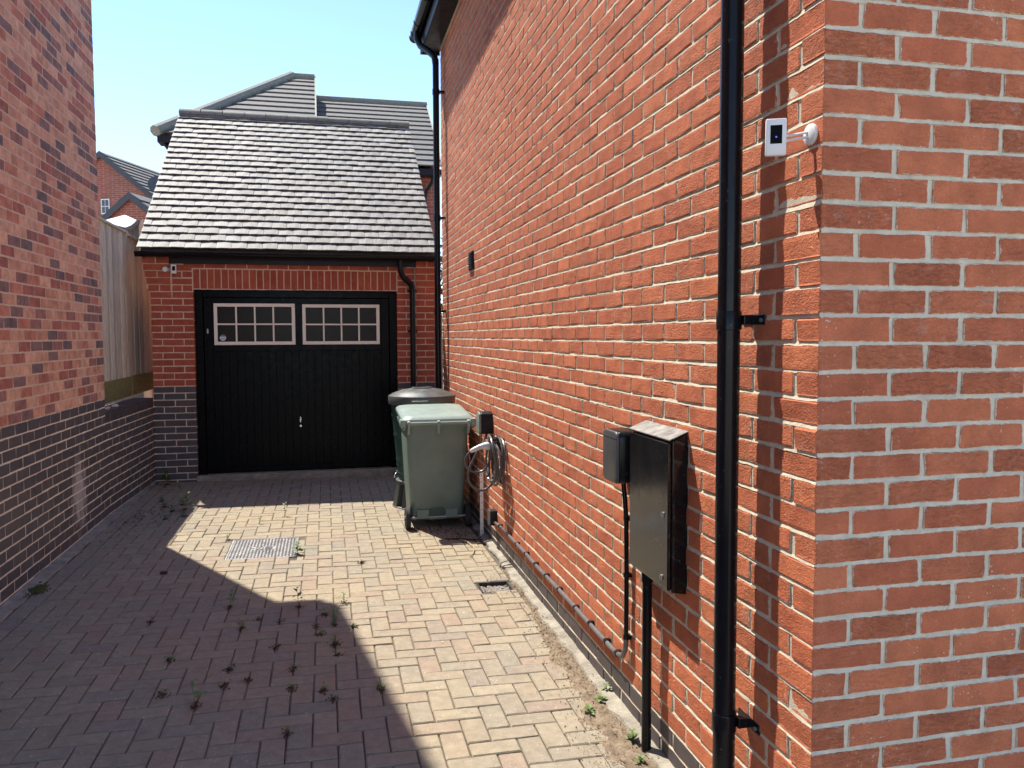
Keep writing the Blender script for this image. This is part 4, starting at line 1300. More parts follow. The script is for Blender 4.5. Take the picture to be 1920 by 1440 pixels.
for x0, x1 in ((0.640, 0.682), (1.16, 1.202)):
    wh = MB()
    xm = (x0 + x1) / 2
    prof = [(x0, 0.066), (x0, 0.088), (x0 + 0.006, 0.096), (x1 - 0.006, 0.096), (x1, 0.088), (x1, 0.066)]
    vs, fs, n = [], [], 28
    for xx, rr in prof:
        for k in range(n):
            a = 2 * math.pi * k / n
            vs.append((xx, 6.86 + rr * math.cos(a), 0.101 + rr * math.sin(a)))
    for i in range(len(prof) - 1):
        for k in range(n):
            fs.append((i * n + k, i * n + (k + 1) % n, (i + 1) * n + (k + 1) % n, (i + 1) * n + k))
    wh.add(vs, fs)
    wo = wh.build('wheel', 'rubber', bn, smooth=True)
    MB().tube([(x0 + 0.005, 6.86, 0.101), (x1 - 0.005, 6.86, 0.101)], 0.066, 24).tube([(x0 - 0.004, 6.86, 0.101), (x1 + 0.002, 6.86, 0.101)], 0.022, 16).build('hub', 'stand', wo, smooth=True)
MB().tube([(0.758, 6.7935, 0.855), (0.758, 6.7905, 0.855)], 0.006, 8).build('rivet', 'steel', bn)

# ================================================================== water butt
wb = thing('water_butt', (0.90, 7.80, 0), 'dark green water butt with a grey lid on a stand behind the wheelie bin', 'water butt')
CX, CY = 0.905, 7.83
b_ = MB()
pr = [(0.225, 0.272), (0.235, 0.285)]
for i in range(1, 41):
    z = 0.285 + 0.735 * i / 40
    r_ = 0.238 + 0.062 * (z - 0.285) / 0.735
    for zg in (0.41, 0.47, 0.70, 0.885, 0.915):
        if abs(z - zg) < 0.010:
            r_ += 0.006
    pr.append((r_, z))
b_.lathe(CX, CY, pr, 40)
b_.build('barrel', 'butt', wb, smooth=True)
MB().lathe(CX, CY, [(0.302, 1.005), (0.322, 1.008), (0.326, 1.03), (0.326, 1.082), (0.321, 1.09), (0.312, 1.093), (0.28, 1.112), (0.20, 1.142), (0.10, 1.158), (0.02, 1.163)], 48).build('lid', 'butt_lid', wb, smooth=True)
MB().lathe(CX, CY, [(0.10, 1.155), (0.10, 1.166), (0.085, 1.169), (0.08, 1.160), (0.02, 1.1635)], 32).build('lid_cap', 'stand', wb, smooth=True)
MB().box(CX - 0.13, CX + 0.02, CY - 0.33, CY - 0.325, 1.052, 1.058).build('lid_catch', 'white', wb)
stn = MB()
stn.lathe(CX, CY, [(0.255, 0.235), (0.262, 0.24), (0.262, 0.268), (0.25, 0.273)], 32)
stn.lathe(CX, CY, [(0.225, -0.003), (0.295, -0.003), (0.298, 0.02), (0.285, 0.028), (0.225, 0.028)], 32)
stn.build('stand_ring', 'stand', wb, smooth=True)
for k in range(10):
    a = 2 * math.pi * k / 10 + 0.25
    M4 = Matrix.Translation((CX, CY, 0)) @ Matrix.Rotation(a, 4, 'Z')
    b_ = MB()
    b_.prism([M4 @ Vector(p) for p in ((0.19, -0.055, 0.02), (0.292, -0.055, 0.02), (0.256, -0.045, 0.245), (0.20, -0.045, 0.245))], (M4.to_3x3() @ Vector((0, 0.10, 0))))
    b_.build('stand_leg', 'stand', wb, bevel=0.006)
tp = MB()
ta = R(205)
tx, ty = CX + 0.25 * math.cos(ta), CY + 0.25 * math.sin(ta)
ux, uy = math.cos(ta), math.sin(ta)
tp.tube([(tx - ux * 0.03, ty - uy * 0.03, 0.345), (tx + ux * 0.05, ty + uy * 0.05, 0.345), (tx + ux * 0.062, ty + uy * 0.062, 0.335), (tx + ux * 0.064, ty + uy * 0.064, 0.31)], 0.011, 10)
tp.tube([(tx + ux * 0.04, ty + uy * 0.04, 0.35), (tx + ux * 0.04, ty + uy * 0.04, 0.375)], 0.006, 8)
tp.box(tx + ux * 0.04 - 0.008, tx + ux * 0.04 + 0.008, ty + uy * 0.04 - 0.022, ty + uy * 0.04 + 0.022, 0.372, 0.38)
tp.build('tap', 'chrome', wb, smooth=True)

# ================================================================== manhole cover and gully
mc = thing('manhole_cover', (-0.5, 6.45, gz(-0.5, 6.45)), 'square galvanised chequer-plate manhole cover set in the drive', 'manhole cover')
def tz(b_, lift):
    b_.v = [(p[0], p[1], gz(p[0], p[1]) + p[2] + lift) for p in b_.v]
    return b_
x0, x1, y0, y1 = COVER
f_ = MB()
f_.box(x0 + 0.004, x1 - 0.004, y0 + 0.004, y0 + 0.016, -0.03, 0.002).box(x0 + 0.004, x1 - 0.004, y1 - 0.016, y1 - 0.004, -0.03, 0.002)
f_.box(x0 + 0.004, x0 + 0.016, y0 + 0.0165, y1 - 0.0165, -0.03, 0.002).box(x1 - 0.016, x1 - 0.004, y0 + 0.0165, y1 - 0.0165, -0.03, 0.002)
tz(f_, 0.0).build('frame', 'steel', mc)
tz(MB().box(x0 + 0.019, x1 - 0.019, y0 + 0.019, y1 - 0.019, -0.02, -0.001), 0.0).build('plate', 'steel', mc)
tr = MB()
nx_, ny_ = 19, 22
for i in range(nx_):
    for j in range(ny_):
        cx, cy = x0 + 0.035 + (x1 - x0 - 0.07) * i / (nx_ - 1), y0 + 0.035 + (y1 - y0 - 0.07) * j / (ny_ - 1)
        if abs(cx - (x0 + x1) / 2) < 0.085 and abs(cy - (y0 + y1) / 2) < 0.06:
            continue
        a = R(45) if (i + j) % 2 else R(-45)
        ca, sa = math.cos(a), math.sin(a)
        lp = [(-0.0135, 0), (0, -0.005), (0.0135, 0), (0, 0.005)]
        tr.add([(cx + p[0] * ca - p[1] * sa, cy + p[0] * sa + p[1] * ca, -0.0012) for p in lp] + [(cx + p[0] * 0.5 * ca - p[1] * 0.5 * sa, cy + p[0] * 0.5 * sa + p[1] * 0.5 * ca, 0.0035) for p in lp],
               [(0, 1, 5, 4), (1, 2, 6, 5), (2, 3, 7, 6), (3, 0, 4, 7), (4, 5, 6, 7)])
tag(tz(tr, 0.0).build('raised_tread', 'steel', mc, fix=False), kind='stuff')
em = MB()
mx, my = (x0 + x1) / 2, (y0 + y1) / 2
for ox_ in (-0.045, -0.015):
    P_ = [(mx + ox_ + 0.011 * math.cos(2 * math.pi * k / 16), my + 0.045 * math.sin(2 * math.pi * k / 16), 0.002) for k in range(16)]
    em.tube(P_, 0.0035, 6, closed=True)
for oy_ in (-0.035, -0.012, 0.012, 0.035):
    em.box(mx + 0.012, mx + 0.065, my + oy_ - 0.004, my + oy_ + 0.004, -0.001, 0.004)
em.box(mx - 0.095, mx - 0.07, my - 0.01, my - 0.002, -0.001, 0.004)
tz(em, 0.0).build('raised_mark', 'steel', mc)

gd = thing('drain_gully', (1.075, 5.18, gz(1.07, 5.18)), 'small sunken drain gully filled with gravel near the wall foot', 'drain')
x0, x1, y0, y1 = DRAIN
tz(MB().box(x0 + 0.004, x1 - 0.004, y0 + 0.004, y1 - 0.004, -0.08, -0.045), 0).build('basin', 'soil', gd)
f_ = MB()
f_.box(x0 + 0.002, x1 - 0.002, y1 - 0.014, y1 - 0.002, -0.08, -0.004).box(x0 + 0.002, x0 + 0.012, y0 + 0.002, y1 - 0.0145, -0.08, -0.004).box(x1 - 0.012, x1 - 0.002, y0 + 0.002, y1 - 0.0145, -0.08, -0.004)
tz(f_, 0).build('surround', 'rubber', gd)
gr = MB()
for i in range(420):
    cx, cy = random.uniform(x0 + 0.016, x1 - 0.016), random.uniform(y0 + 0.01, y1 - 0.02)
    s_ = random.uniform(0.004, 0.010)
    cz = -0.04 + random.random() * 0.012 + 0.022 * (1 - (cy - y0) / (y1 - y0))
    vs = [(cx + s_ * a + random.gauss(0, s_ * 0.2), cy + s_ * b2 + random.gauss(0, s_ * 0.2), cz + s_ * c_ * 0.7) for a, b2, c_ in ((1, 0, 0), (-1, 0, 0), (0, 1, 0), (0, -1, 0), (0, 0, 1), (0, 0, -1))]
    gr.add(vs, [(0, 2, 4), (2, 1, 4), (1, 3, 4), (3, 0, 4), (2, 0, 5), (1, 2, 5), (3, 1, 5), (0, 3, 5)])
tag(tz(gr, 0).build('gravel', 'stone', gd, fix=False), kind='stuff')


# ================================================================== weeds and litter
def weed(x, y, h, nl, seed, label, group=None, spread=0.5, clump=True, mat='leaf', grassy=False):
    g = random.Random(seed)
    for rc in RECTS:                              # move to the nearest joint
        if rc[0] <= x <= rc[1] and rc[2] <= y <= rc[3] and x < 1.0:
            ds = [(x - rc[0], 0), (rc[1] - x, 1), (y - rc[2], 2), (rc[3] - y, 3)]
            k_ = min(ds)[1]
            x, y = ((rc[0] - 0.003, y), (rc[1] + 0.003, y), (x, rc[2] - 0.003), (x, rc[3] + 0.003))[k_]
            break
    z0 = gz(x, y)
    b_ = MB()
    b_.cur = 0
    lean = (g.uniform(-0.2, 0.2), g.uniform(-0.2, 0.2))
    top = Vector((x + lean[0] * h, y + lean[1] * h, z0 + h))
    base = Vector((x, y, z0 - 0.004))
    if not grassy:
        b_.tube([base, base.lerp(top, 0.5) + Vector((g.uniform(-0.004, 0.004), 0, 0)), top], [0.0016, 0.0013, 0.0008], 5)
    for i in range(nl):
        t = (i + 0.6) / nl
        a = i * 2.4 + g.random()
        if grassy:
            L = h * g.uniform(0.6, 1.1)
            p0 = base + Vector((g.uniform(-0.006, 0.006), g.uniform(-0.006, 0.006), 0))
            d = Vector((math.cos(a) * spread, math.sin(a) * spread, 1)).normalized()
            sd = Vector((-math.sin(a), math.cos(a), 0)) * 0.0018
            p1 = p0 + d * L * 0.6
            p2 = p1 + (d + Vector((math.cos(a) * 0.7, math.sin(a) * 0.7, -0.2))).normalized() * L * 0.4
            b_.add([p0 - sd, p0 + sd, p1 + sd, p1 - sd, p2], [(0, 1, 2, 3), (3, 2, 4)])
            continue
        p = base.lerp(top, 0.25 + 0.75 * t)
        L = (0.018 + 0.36 * h * spread) * g.uniform(0.6, 1.1) * (1.15 - 0.5 * t)
        d = Vector((math.cos(a), math.sin(a), g.uniform(0.1, 0.8))).normalized()
        sd = Vector((-math.sin(a), math.cos(a), g.uniform(-0.3, 0.3))) * L * 0.24
        m_ = p + d * L * 0.5 + Vector((0, 0, L * 0.06))
        e = p + d * L - Vector((0, 0, L * 0.15))
        b_.add([p, m_ - sd, e, m_ + sd, m_ + Vector((0, 0, -L * 0.05))], [(0, 1, 4), (1, 2, 4), (2, 3, 4), (3, 0, 4)])
    if clump:
        b_.cur = 1
        for i in range(46):
            a, rr = g.random() * 6.28, abs(g.gauss(0, 0.015))
            cx, cy, cz = x + rr * math.cos(a), y + rr * 1.6 * math.sin(a), z0 + abs(g.gauss(0, 0.005))
            s_ = g.uniform(0.004, 0.010)
            n_ = Vector((g.gauss(0, 1), g.gauss(0, 1), g.gauss(0, 1))).normalized()
            t1 = n_.orthogonal().normalized() * s_
            t2 = n_.cross(t1.normalized()) * s_ * 0.6
            c_ = Vector((cx, cy, cz))
            b_.add([c_ - t1, c_ - t2, c_ + t1, c_ + t2], [(0, 1, 2, 3)])
    o = b_.build('weed', [mat, 'dead'], fix=False)
    for fc, mi in zip(o.data.polygons, b_.mi):
        fc.material_index = mi
    at = o.data.attributes.new('rnd', 'FLOAT', 'POINT')
    at.data.foreach_set('value', np.random.default_rng(seed).random(len(o.data.vertices)).astype(np.float32))
    return tag(o, label, 'weed', group)


GS = 'small weeds in the joints of the shaded drive'
LS = 'tiny brown-footed weed in a joint of the shaded paving'
weed(-0.618, 3.741, 0.115, 6, 1, 'tallest two-leaved weed standing alone in the shaded foreground paving', spread=1.4)
weed(-0.627, 5.072, 0.115, 9, 2, 'upright leafy weed at the left just inside the shadow edge', spread=0.7)
weed(-0.148, 4.996, 0.12, 9, 3, 'spindly weed at the very corner of the shadow on the drive', spread=0.9)
weed(-0.03, 4.838, 0.05, 6, 4, 'short dark weed just right of the shadow corner', spread=1.2)
weed(0.042, 4.64, 0.16, 16, 5, 'tall bright grassy tuft right on the long shadow edge', grassy=True, spread=0.35)
weed(0.032, 4.336, 0.06, 8, 6, 'dark clumpy weed directly in front of the grassy tuft', spread=1.2)
weed(0.084, 5.051, 0.075, 8, 7, 'leafy weed in sunlight beside the shadow corner', spread=1.0)
weed(0.190, 3.739, 0.06, 16, 8, 'low grassy tuft beside the shadow edge in the foreground', grassy=True, spread=0.7)
weed(-0.493, 4.683, 0.055, 7, 9, 'short bushy weed in the middle of the shaded paving', spread=1.5)
weed(-0.215, 6.215, 0.10, 22, 10, 'bushy green weed at the right corner of the manhole cover', spread=1.1)
weed(-0.79, 6.80, 0.03, 9, 11, 'tiny green weed at the far left corner of the manhole cover', spread=1.2, clump=False)
weed(-0.425, 7.55, 0.13, 11, 12, 'bright green weed in sunlight beyond the manhole cover', spread=0.8, clump=False)
weed(-0.59, 7.30, 0.06, 7, 13, 'small pale weed in sunlight just beyond the manhole cover', spread=0.8, clump=False)
weed(-1.72, 9.36, 0.16, 40, 14, 'leafy dark green plant in the corner where the garden wall meets the garage', spread=1.0, mat='leaf_dark')
weed(-1.307, 8.0, 0.17, 14, 15, 'tall weed in the shade near the left edge of the sunlit patch', spread=0.8, mat='leaf_dark')
weed(1.109, 3.302, 0.035, 14, 16, 'bright green seedling in the soil strip in front of the black duct', spread=2.2, clump=False)
weed(1.195, 3.40, 0.03, 10, 17, 'yellowish seedling in the soil strip close to the wall', spread=2.2, clump=False)
weed(1.262, 3.49, 0.045, 9, 18, 'green seedling growing at the very foot of the sunlit wall', spread=1.8, clump=False)
weed(1.205, 3.03, 0.045, 14, 19, 'small weed at the base of the black cable duct', spread=1.8)
weed(1.17, 2.86, 0.03, 12, 20, 'small weed in the soil nearest the camera beyond the duct', spread=2.0, clump=False)
weed(0.26, 5.9, 0.05, 5, 21, 'single dry stalk weed on the sunlit paving right of the manhole cover', spread=0.9, mat='straw')
for i, (x, y) in enumerate([(-0.411, 4.814), (-0.104, 4.646), (0.117, 4.58), (-0.279, 4.362), (-0.469, 4.121), (-0.457, 3.932), (-0.042, 3.758), (0.006, 3.726), (-0.152, 3.839), (-0.76, 3.851), (-0.361, 3.972), (-0.167, 4.059), (-0.059, 4.471), (0.034, 4.19), (0.125, 4.62), (-0.30, 4.75), (-1.0, 4.9), (-0.85, 4.3), (-0.2, 3.4), (0.07, 4.35)]):
    weed(x, y, random.uniform(0.012, 0.04), random.randint(2, 4), 40 + i, LS, GS, spread=1.2)
for i, (x, y, hh) in enumerate([(-1.38, 8.25, 0.07), (-1.45, 7.95, 0.06), (-1.52, 8.15, 0.05), (-1.28, 7.75, 0.05), (-1.42, 7.6, 0.04), (-1.6, 8.45, 0.05)]):
    weed(x, y, hh, 12, 80 + i, 'low leafy weed in the shaded patch by the left wall', 'weeds by the left wall', spread=1.8, mat='leaf_dark')


def litter(name, label, cat, mat, spots, n, size, flat=0.5):
    b_ = MB()
    for i in range(n):
        cx, cy, sx, sy = random.choice(spots)
        x, y = cx + random.gauss(0, sx), cy + random.gauss(0, sy)
        if not (-1.9 < x < 1.26):
            continue
        s_ = size * random.uniform(0.4, 1.3)
        n_ = Vector((random.gauss(0, flat), random.gauss(0, flat), 1)).normalized()
        t1 = Matrix.Rotation(random.random() * 6.28, 3, 'Z') @ n_.orthogonal().normalized() * s_
        t2 = n_.cross(t1.normalized()) * s_ * random.uniform(0.3, 0.6)
        c_ = Vector((x, y, gz(x, y) + 0.006 + s_ * 0.3 + (0.014 if x > 1.15 else 0.0)))
        b_.add([c_ - t1, c_ - t2 + n_ * s_ * 0.2, c_ + t1, c_ + t2 + n_ * s_ * 0.2, c_ - n_ * s_ * 0.12], [(0, 1, 4), (1, 2, 4), (2, 3, 4), (3, 0, 4)])
    o = b_.build(name, mat, fix=False)
    at = o.data.attributes.new('rnd', 'FLOAT', 'POINT')
    at.data.foreach_set('value', np.repeat(np.random.default_rng(3).random(len(b_.v) // 5), 5).astype(np.float32))
    return tag(o, label, cat, kind='stuff')


litter('leaf_litter', 'brown leaf litter along the foot of the left wall', 'leaf litter', 'dead', [(-1.72, 7.3, 0.06, 0.25), (-1.68, 7.75, 0.05, 0.15), (-1.5, 7.6, 0.08, 0.25), (-1.7, 9.2, 0.08, 0.12), (-1.45, 8.0, 0.1, 0.2)], 260, 0.012)
litter('leaf_litter', 'dark debris on the paving under the wheelie bin', 'leaf litter', 'dead', [(0.95, 6.72, 0.14, 0.07), (1.1, 6.55, 0.08, 0.1), (0.7, 6.78, 0.04, 0.05)], 220, 0.012)
litter('pale_chips', 'scattered pale chips and petals on the drive', 'chips', 'stone', [(-1.4, 5.4, 0.3, 0.6), (-1.6, 6.6, 0.15, 0.4), (-0.9, 4.6, 0.35, 0.5), (0.4, 4.2, 0.4, 0.7), (-0.2, 3.6, 0.5, 0.5), (-1.2, 8.6, 0.3, 0.4)], 150, 0.007)
litter('soil_crumbs', 'crumbs of earth and dead stems along the soil strip', 'crumbs', 'soil', [(1.1, 3.2, 0.07, 0.35), (1.14, 3.9, 0.05, 0.4), (1.18, 4.6, 0.04, 0.4), (1.05, 2.9, 0.06, 0.2)], 700, 0.006, flat=1.0)
litter('soil_crumbs', 'dead brown scraps along the foot of the sunlit wall', 'crumbs', 'dead', [(1.12, 3.3, 0.06, 0.35), (1.17, 4.2, 0.04, 0.5), (1.0, 5.1, 0.05, 0.15), (1.15, 5.6, 0.05, 0.3)], 160, 0.007, flat=1.0)
tw = MB().tube(smooth_path([(1.02, 6.42, 0.005), (1.07, 6.28, 0.02), (1.10, 6.12, 0.012), (1.075, 5.98, 0.01), (1.03, 5.88, 0.006)]), 0.004, 6)
tag(tw.build('dry_twig', 'straw', smooth=True), 'curved dry twig on the sunlit paving in front of the bin', 'twig')
tw = MB().tube(smooth_path([(0.92, 6.45, 0.004), (1.02, 6.40, 0.012), (1.12, 6.35, 0.014), (1.21, 6.30, 0.02)]), 0.007, 6)
tag(tw.build('dry_twig', 'dead', smooth=True), 'thick dark stick lying between the bin and the wall', 'twig')
ms = MB()
for i in range(300):
    a, rr = random.random() * 6.28, abs(random.gauss(0, 0.045))
    x, y = -1.83 + rr * math.cos(a) * 0.7, 5.62 + rr * math.sin(a) * 1.6
    s_ = random.uniform(0.004, 0.009)
    z = gz(x, y) + 0.012 + max(0, 0.012 - rr * 0.15)
    ms.add([(x - s_, y, z), (x, y - s_, z), (x + s_, y, z), (x, y + s_, z), (x, y, z + s_ * 1.2)], [(0, 1, 4), (1, 2, 4), (2, 3, 4), (3, 0, 4)])
tag(ms.build('moss', 'moss', fix=False), 'green moss cushion on the concrete edging by the left wall', 'moss', kind='stuff')
pd = MB().lathe(-1.117, 5.869, [(0.018, gz(-1.117, 5.869) + 0.001), (0.026, gz(-1.117, 5.869) + 0.012), (0.012, gz(-1.117, 5.869) + 0.022)], 9)
pd.v = [(p[0] * 1.0 + random.gauss(0, 0.004), p[1] + random.gauss(0, 0.003), p[2]) for p in pd.v]
tag(pd.build('pebble', 'rubber'), 'single dark pebble on the shaded paving left of the shadow edge', 'pebble')

# ================================================================== behind the garage
def course_roof(b_, eL, eR, rL, rR, rows, th=0.03, lift=0.045):
    """roof slope laid in real courses; corners eave-left, eave-right, ridge-left, ridge-right"""
    eL, eR, rL, rR = (Vector(p) for p in (eL, eR, rL, rR))
    n_ = (eR - eL).cross(rL - eL).normalized()
    if n_.z < 0:
        n_ = -n_
    for i in range(rows):
        t0, t1 = i / rows, min(1.0, (i + 1.15) / rows)
        a, b2, c_, d = eL.lerp(rL, t0), eR.lerp(rR, t0), eR.lerp(rR, t1), eL.lerp(rL, t1)
        b_.add([a + n_ * lift, b2 + n_ * lift, c_ + n_ * 0.008, d + n_ * 0.008, a + n_ * (lift - th), b2 + n_ * (lift - th), c_ + n_ * -0.02, d + n_ * -0.02],
               [(0, 1, 2, 3), (4, 5, 1, 0), (5, 6, 2, 1), (7, 4, 0, 3), (6, 7, 3, 2), (7, 6, 5, 4)])
    return b_


far = thing('background_house', (0, 19.5, 0), 'brick house with a tall dark hipped roof directly behind the garage', 'house')
apL, apR = (-0.70, 21.0, 8.05), (-0.155, 21.0, 8.05)
ftL, ftR = (-3.14, 17.3, 5.68), (-0.128, 17.3, 5.68)
tag(course_roof(MB(), ftL, ftR, apL, apR, 13).build('tile_courses', 'far_tile', far), kind='stuff')
MB().tube([Vector(ftL) + Vector((-0.06, -0.06, 0.03)), Vector(ftL).lerp(Vector(apL), 0.5) + Vector((-0.02, 0, 0.06)), Vector(apL) + Vector((0, 0, 0.05))], 0.115, 8).build('hip_tiles', 'ridge', far)
MB().tube([Vector(apL) + Vector((0, 0, 0.04)), Vector(apR) + Vector((0, 0, 0.04))], 0.09, 8).build('ridge_tiles', 'ridge', far)
MB().prism([Vector(apL), Vector(ftL), Vector((-3.14, 24.7, 5.68)), Vector(apL) + Vector((0, 0.05, 0))], (0, 0, -0.06)).build('hip_slope', 'far_tile', far)
MB().prism([(-0.128, 17.36, 5.55), (-0.155, 21.0, 7.98), (-0.155, 24.7, 5.55)], (-0.12, 0, 0)).build('gable_wall', 'far_brick', far)
MB().box(-0.150, -0.118, 17.3, 17.32, 5.56, 5.72).prism([(-0.135, 17.3, 5.66), (-0.16, 21.0, 8.03), (-0.16, 21.0, 8.13), (-0.135, 17.3, 5.76)], (0.035, 0, 0)).build('verge', 'stone', far)
MB().box(-2.80, -0.13, 17.62, 24.4, 0, 5.6).build('wall', 'far_brick', far)
MB().box(-3.16, -0.13, 17.22, 17.60, 5.50, 5.62).build('eaves_gutter', 'black_matt', far)
MB().prism([(-3.16, 17.22, 5.60), (-2.82, 17.45, 5.10), (-2.82, 17.8, 5.10), (-3.16, 17.9, 5.60)], (0.05, 0.0, 0)).build('eaves_box_end', 'black_matt', far)
w2 = thing('background_house', (1.3, 20, 0), 'lower grey roofed wing to the right of the hipped roof behind the garage', 'house')
tag(course_roof(MB(), (-0.118, 17.3, 5.26), (2.475, 17.3, 5.26), (-0.14, 21.0, 7.55), (2.61, 21.0, 7.55), 13).build('tile_courses', 'far_tile', w2), kind='stuff')
MB().tube([(-0.14, 21.0, 7.58), (2.63, 21.0, 7.58)], 0.09, 8).build('ridge_tiles', 'ridge', w2)
MB().prism([(2.48, 17.3, 5.2), (2.615, 21.0, 7.5), (2.615, 21.0, 7.62), (2.48, 17.3, 5.32)], (0.03, 0, 0)).build('verge', 'stone', w2)
MB().box(-0.11, 2.42, 17.58, 24.4, 0, 5.2).build('wall', 'far_brick', w2)
MB().prism([(2.30, 17.58, 5.2), (2.30, 21.0, 7.45), (2.30, 24.4, 5.2)], (0.12, 0, 0)).build('gable_wall', 'far_brick', w2)
MB().prism([(-0.1, 21.0, 7.5), (2.5, 21.0, 7.5), (2.5, 24.7, 5.2), (-0.1, 24.7, 5.2)], (0, 0, -0.06)).build('rear_slope', 'far_tile', w2)
MB().box(-0.11, 2.47, 17.22, 17.57, 5.08, 5.2).build('eaves_gutter', 'black_matt', w2)
MB().tube([(2.30, 17.3, 5.1), (2.28, 17.42, 4.95), (2.18, 17.52, 4.8), (2.14, 17.53, 4.6), (2.14, 17.53, 0.1)], 0.04, 8).build('downpipe', 'black_matt', w2)


def gable_house(name, label, A, wl, wr, pitch, length, rows, rakes):
    A = Vector(A)
    rd = Vector((0.35, 0.937, 0)).normalized()
    e = Vector((rd.y, -rd.x, 0))
    tp_ = math.tan(R(pitch))
    t = thing(name, (A.x, A.y, 0), label, 'house')
    Rr = A + e * wr - Vector((0, 0, wr * tp_))
    Lr = A - e * wl - Vector((0, 0, wl * tp_))
    MB().prism([A, Rr, Vector((Rr.x, Rr.y, 0)), Vector((Lr.x, Lr.y, 0)), Lr], rd * length).build('wall', 'far_brick', t)
    ov = rd * -0.12
    dz = Vector((0, 0, 0.05))
    for nm, fo, s_ in (('tile_courses', Rr, 1), ('tile_courses', Lr, -1)):
        ex = e * 0.22 * s_ - Vector((0, 0, 0.22 * tp_))
        f0 = fo + ex + ov + dz
        o = course_roof(MB(), f0, f0 + rd * (length + 0.2), A + ov + dz, A + ov + dz + rd * (length + 0.2), rows, lift=0.06).build(nm, 'far_tile', t)
        tag(o, kind='stuff')
        MB().prism([A + ov + dz * 1.6, f0 + dz * 0.6, f0 - Vector((0, 0, 0.18)), A + ov - Vector((0, 0, 0.16))], rd * 0.06 - rd * 0.08).build('verge', 'trim', t)
    return t, rd, e


hb_, rd, e_ = gable_house('distant_house', 'distant brick house with a tall gable and a small white window at left', (-8.245, 34.0, 8.70), 3.4, 2.1, 39.0, 14.0, 10, None)
Aw = Vector((-8.245, 34.0, 0)) - rd * 0.03
wc = [Aw + e_ * u_ + Vector((0, 0, z)) for u_, z in ((-0.07, 6.40), (0.28, 6.40), (0.28, 6.97), (-0.07, 6.97))]
wfo = MB().prism(wc, rd * 0.02).build('window', 'white', hb_)
for q in range(2):
    for s_ in range(2):
        u0, z0 = -0.03 + q * 0.15, 6.44 + s_ * 0.26
        MB().prism([Aw - rd * 0.012 + e_ * u_ + Vector((0, 0, z)) for u_, z in ((u0, z0), (u0 + 0.12, z0), (u0 + 0.12, z0 + 0.23), (u0, z0 + 0.23))], rd * 0.01).build('pane', 'glass_far', wfo)
gable_house('distant_house', 'lower brick gable in front of the distant house at left', (-5.956, 28.0, 6.20), 2.4, 2.2, 39.0, 4.5, 7, None)
ds = thing('satellite_dish', (-6.2, 33.1, 7.45), 'round grey satellite dish on the eaves of the distant house', 'satellite dish')
n_ = Vector((-0.25, -1, 0.25)).normalized()
q = n_.to_track_quat('Z', 'Y').to_matrix().to_4x4()
d = MB().lathe(0, 0, [(0.30, 0.05), (0.22, 0.022), (0.1, 0.004), (0.01, 0.0), (0.01, -0.01), (0.1, -0.006), (0.22, 0.012), (0.305, 0.045)], 28)
d.v = [tuple(Matrix.Translation((-6.15, 33.05, 7.45)) @ q @ Vector(p)) for p in d.v]
d.build('reflector', 'trim', ds, smooth=True)
MB().tube([(-6.15, 33.06, 7.44), (-6.12, 33.25, 7.30), (-6.15, 33.35, 7.1)], 0.02, 6).build('arm', 'trim', ds)

cv = thing('garden_canopy', (-2.9, 13.0, 0), 'white garden canopy showing above the fence at left', 'canopy')
ap = Vector((-2.86, 13.0, 3.47))
cs = [Vector((-3.30, 12.45, 3.22)), Vector((-2.36, 12.45, 3.22)), Vector((-2.36, 13.6, 3.22)), Vector((-3.30, 13.6, 3.22))]
b_ = MB()
for k in range(4):
    b_.add([ap, cs[k], cs[(k + 1) % 4]], [(0, 1, 2)])
    a_, c_ = cs[k], cs[(k + 1) % 4]
    b_.add([a_, c_, c_ - Vector((0, 0, 0.15)), a_ - Vector((0, 0, 0.15))], [(0, 1, 2, 3)])
b_.build('fabric', 'canvas', cv, fix=False)
for k in range(4):
    p = cs[k] * 0.98 + ap * 0.02
    MB().tube([(p.x, p.y, 0), (p.x, p.y, p.z - 0.02)], 0.02, 8).build('pole', 'steel', cv)
fz = thing('curved_fence', (-2.8, 11.5, 0), 'blue-grey fence panel with a dipped curved top behind the weathered fence', 'fence')
xk = [-3.4, -2.83, -2.69, -2.53, -2.45, -2.40, -2.35, -2.30]
zk = [3.36, 3.18, 3.10, 3.06, 3.09, 3.13, 3.19, 3.20]
x = -3.4
while x < -2.36:
    zt = float(np.interp(x + 0.05, xk, zk))
    zt2 = float(np.interp(x + 0.095, xk, zk))
    MB().prism([(x, 11.5, 0.0), (x + 0.094, 11.5, 0.0), (x + 0.094, 11.5, zt2), (x, 11.5, float(np.interp(x, xk, zk)))], (0, 0.018, 0)).build('board', 'wood_blue', fz)
    x += 0.0955
MB().tube([(xx, 11.49, zz + 0.01) for xx, zz in zip(xk[:-1], zk[:-1])], 0.03, 8).build('cap_rail', 'wood_blue', fz)
b_ = MB()
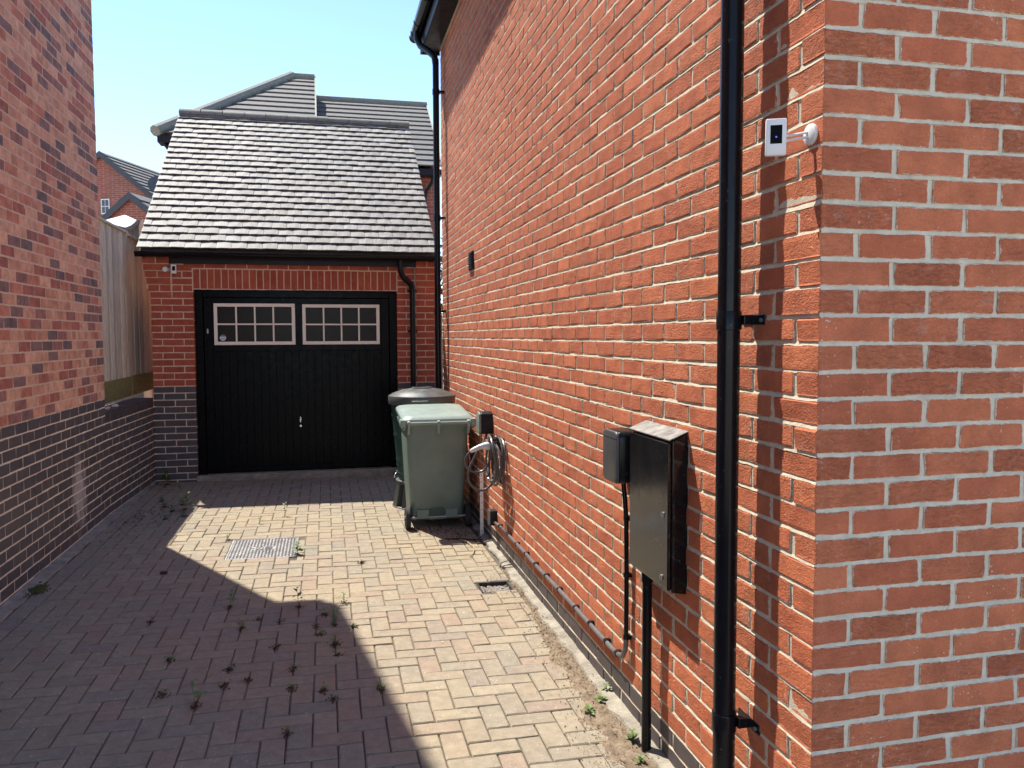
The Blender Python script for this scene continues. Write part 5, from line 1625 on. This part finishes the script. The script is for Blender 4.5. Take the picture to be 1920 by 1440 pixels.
b_.prism([(-2.355 + 0.10 * (k / 10), 11.44, 3.12 + 0.085 * math.sin(math.pi * k / 10)) for k in range(11)] + [(-2.255, 11.44, 0), (-2.355, 11.44, 0)], (0, 0.1, 0))
b_.build('post', 'wood', fz)

# shrub and pale post in the gap between garage and house
sh = thing('shrub', (1.62, 10.9, 0), 'green shrub glimpsed in the gap between the garage and the house', 'shrub')
b_ = MB()
g_ = random.Random(5)
for i in range(2600):
    a, rr = g_.random() * 6.28, g_.random() ** 0.4
    ct = g_.uniform(-1, 1)
    st2 = math.sqrt(1 - ct * ct)
    bump_ = 0.8 + 0.25 * math.sin(3 * a) * math.sin(5 * ct)
    c_ = Vector((1.75 + 0.42 * rr * st2 * math.cos(a) * bump_, 11.0 + 0.55 * rr * st2 * math.sin(a) * bump_, 1.95 + 1.35 * rr * ct))
    n_ = Vector((g_.gauss(0, 1), g_.gauss(0, 1), g_.gauss(0.5, 1))).normalized()
    s_ = g_.uniform(0.02, 0.045)
    t1 = n_.orthogonal().normalized() * s_
    t2 = n_.cross(t1.normalized()) * s_ * 0.5
    b_.add([c_ - t1, c_ - t2, c_ + t1, c_ + t2], [(0, 1, 2, 3)])
o = b_.build('crown', 'leaf_dark', sh, fix=False)
at = o.data.attributes.new('rnd', 'FLOAT', 'POINT')
at.data.foreach_set('value', np.repeat(np.random.default_rng(3).random(len(b_.v) // 4), 4).astype(np.float32))
MB().tube([(1.75, 11.0, 0), (1.74, 11.02, 0.8), (1.78, 10.98, 1.8)], [0.03, 0.025, 0.012], 8).tube([(1.74, 11.02, 0.7), (1.62, 10.95, 1.3), (1.6, 10.9, 2.2)], [0.02, 0.014, 0.006], 6).build('stem', 'wood', sh)
ps = thing('fence_post', (1.268, 9.36, 0), 'pale upright post in the narrow gap at the right of the garage', 'post')
MB().box(1.288, 1.34, 9.40, 9.46, 0.0, 1.90).build('post_shaft', 'stone', ps, bevel=0.004)
MB().prism([(1.285, 9.398, 1.90), (1.343, 9.398, 1.90), (1.314, 9.398, 1.925)], (0, 0.064, 0)).build('post_cap', 'stone', ps)
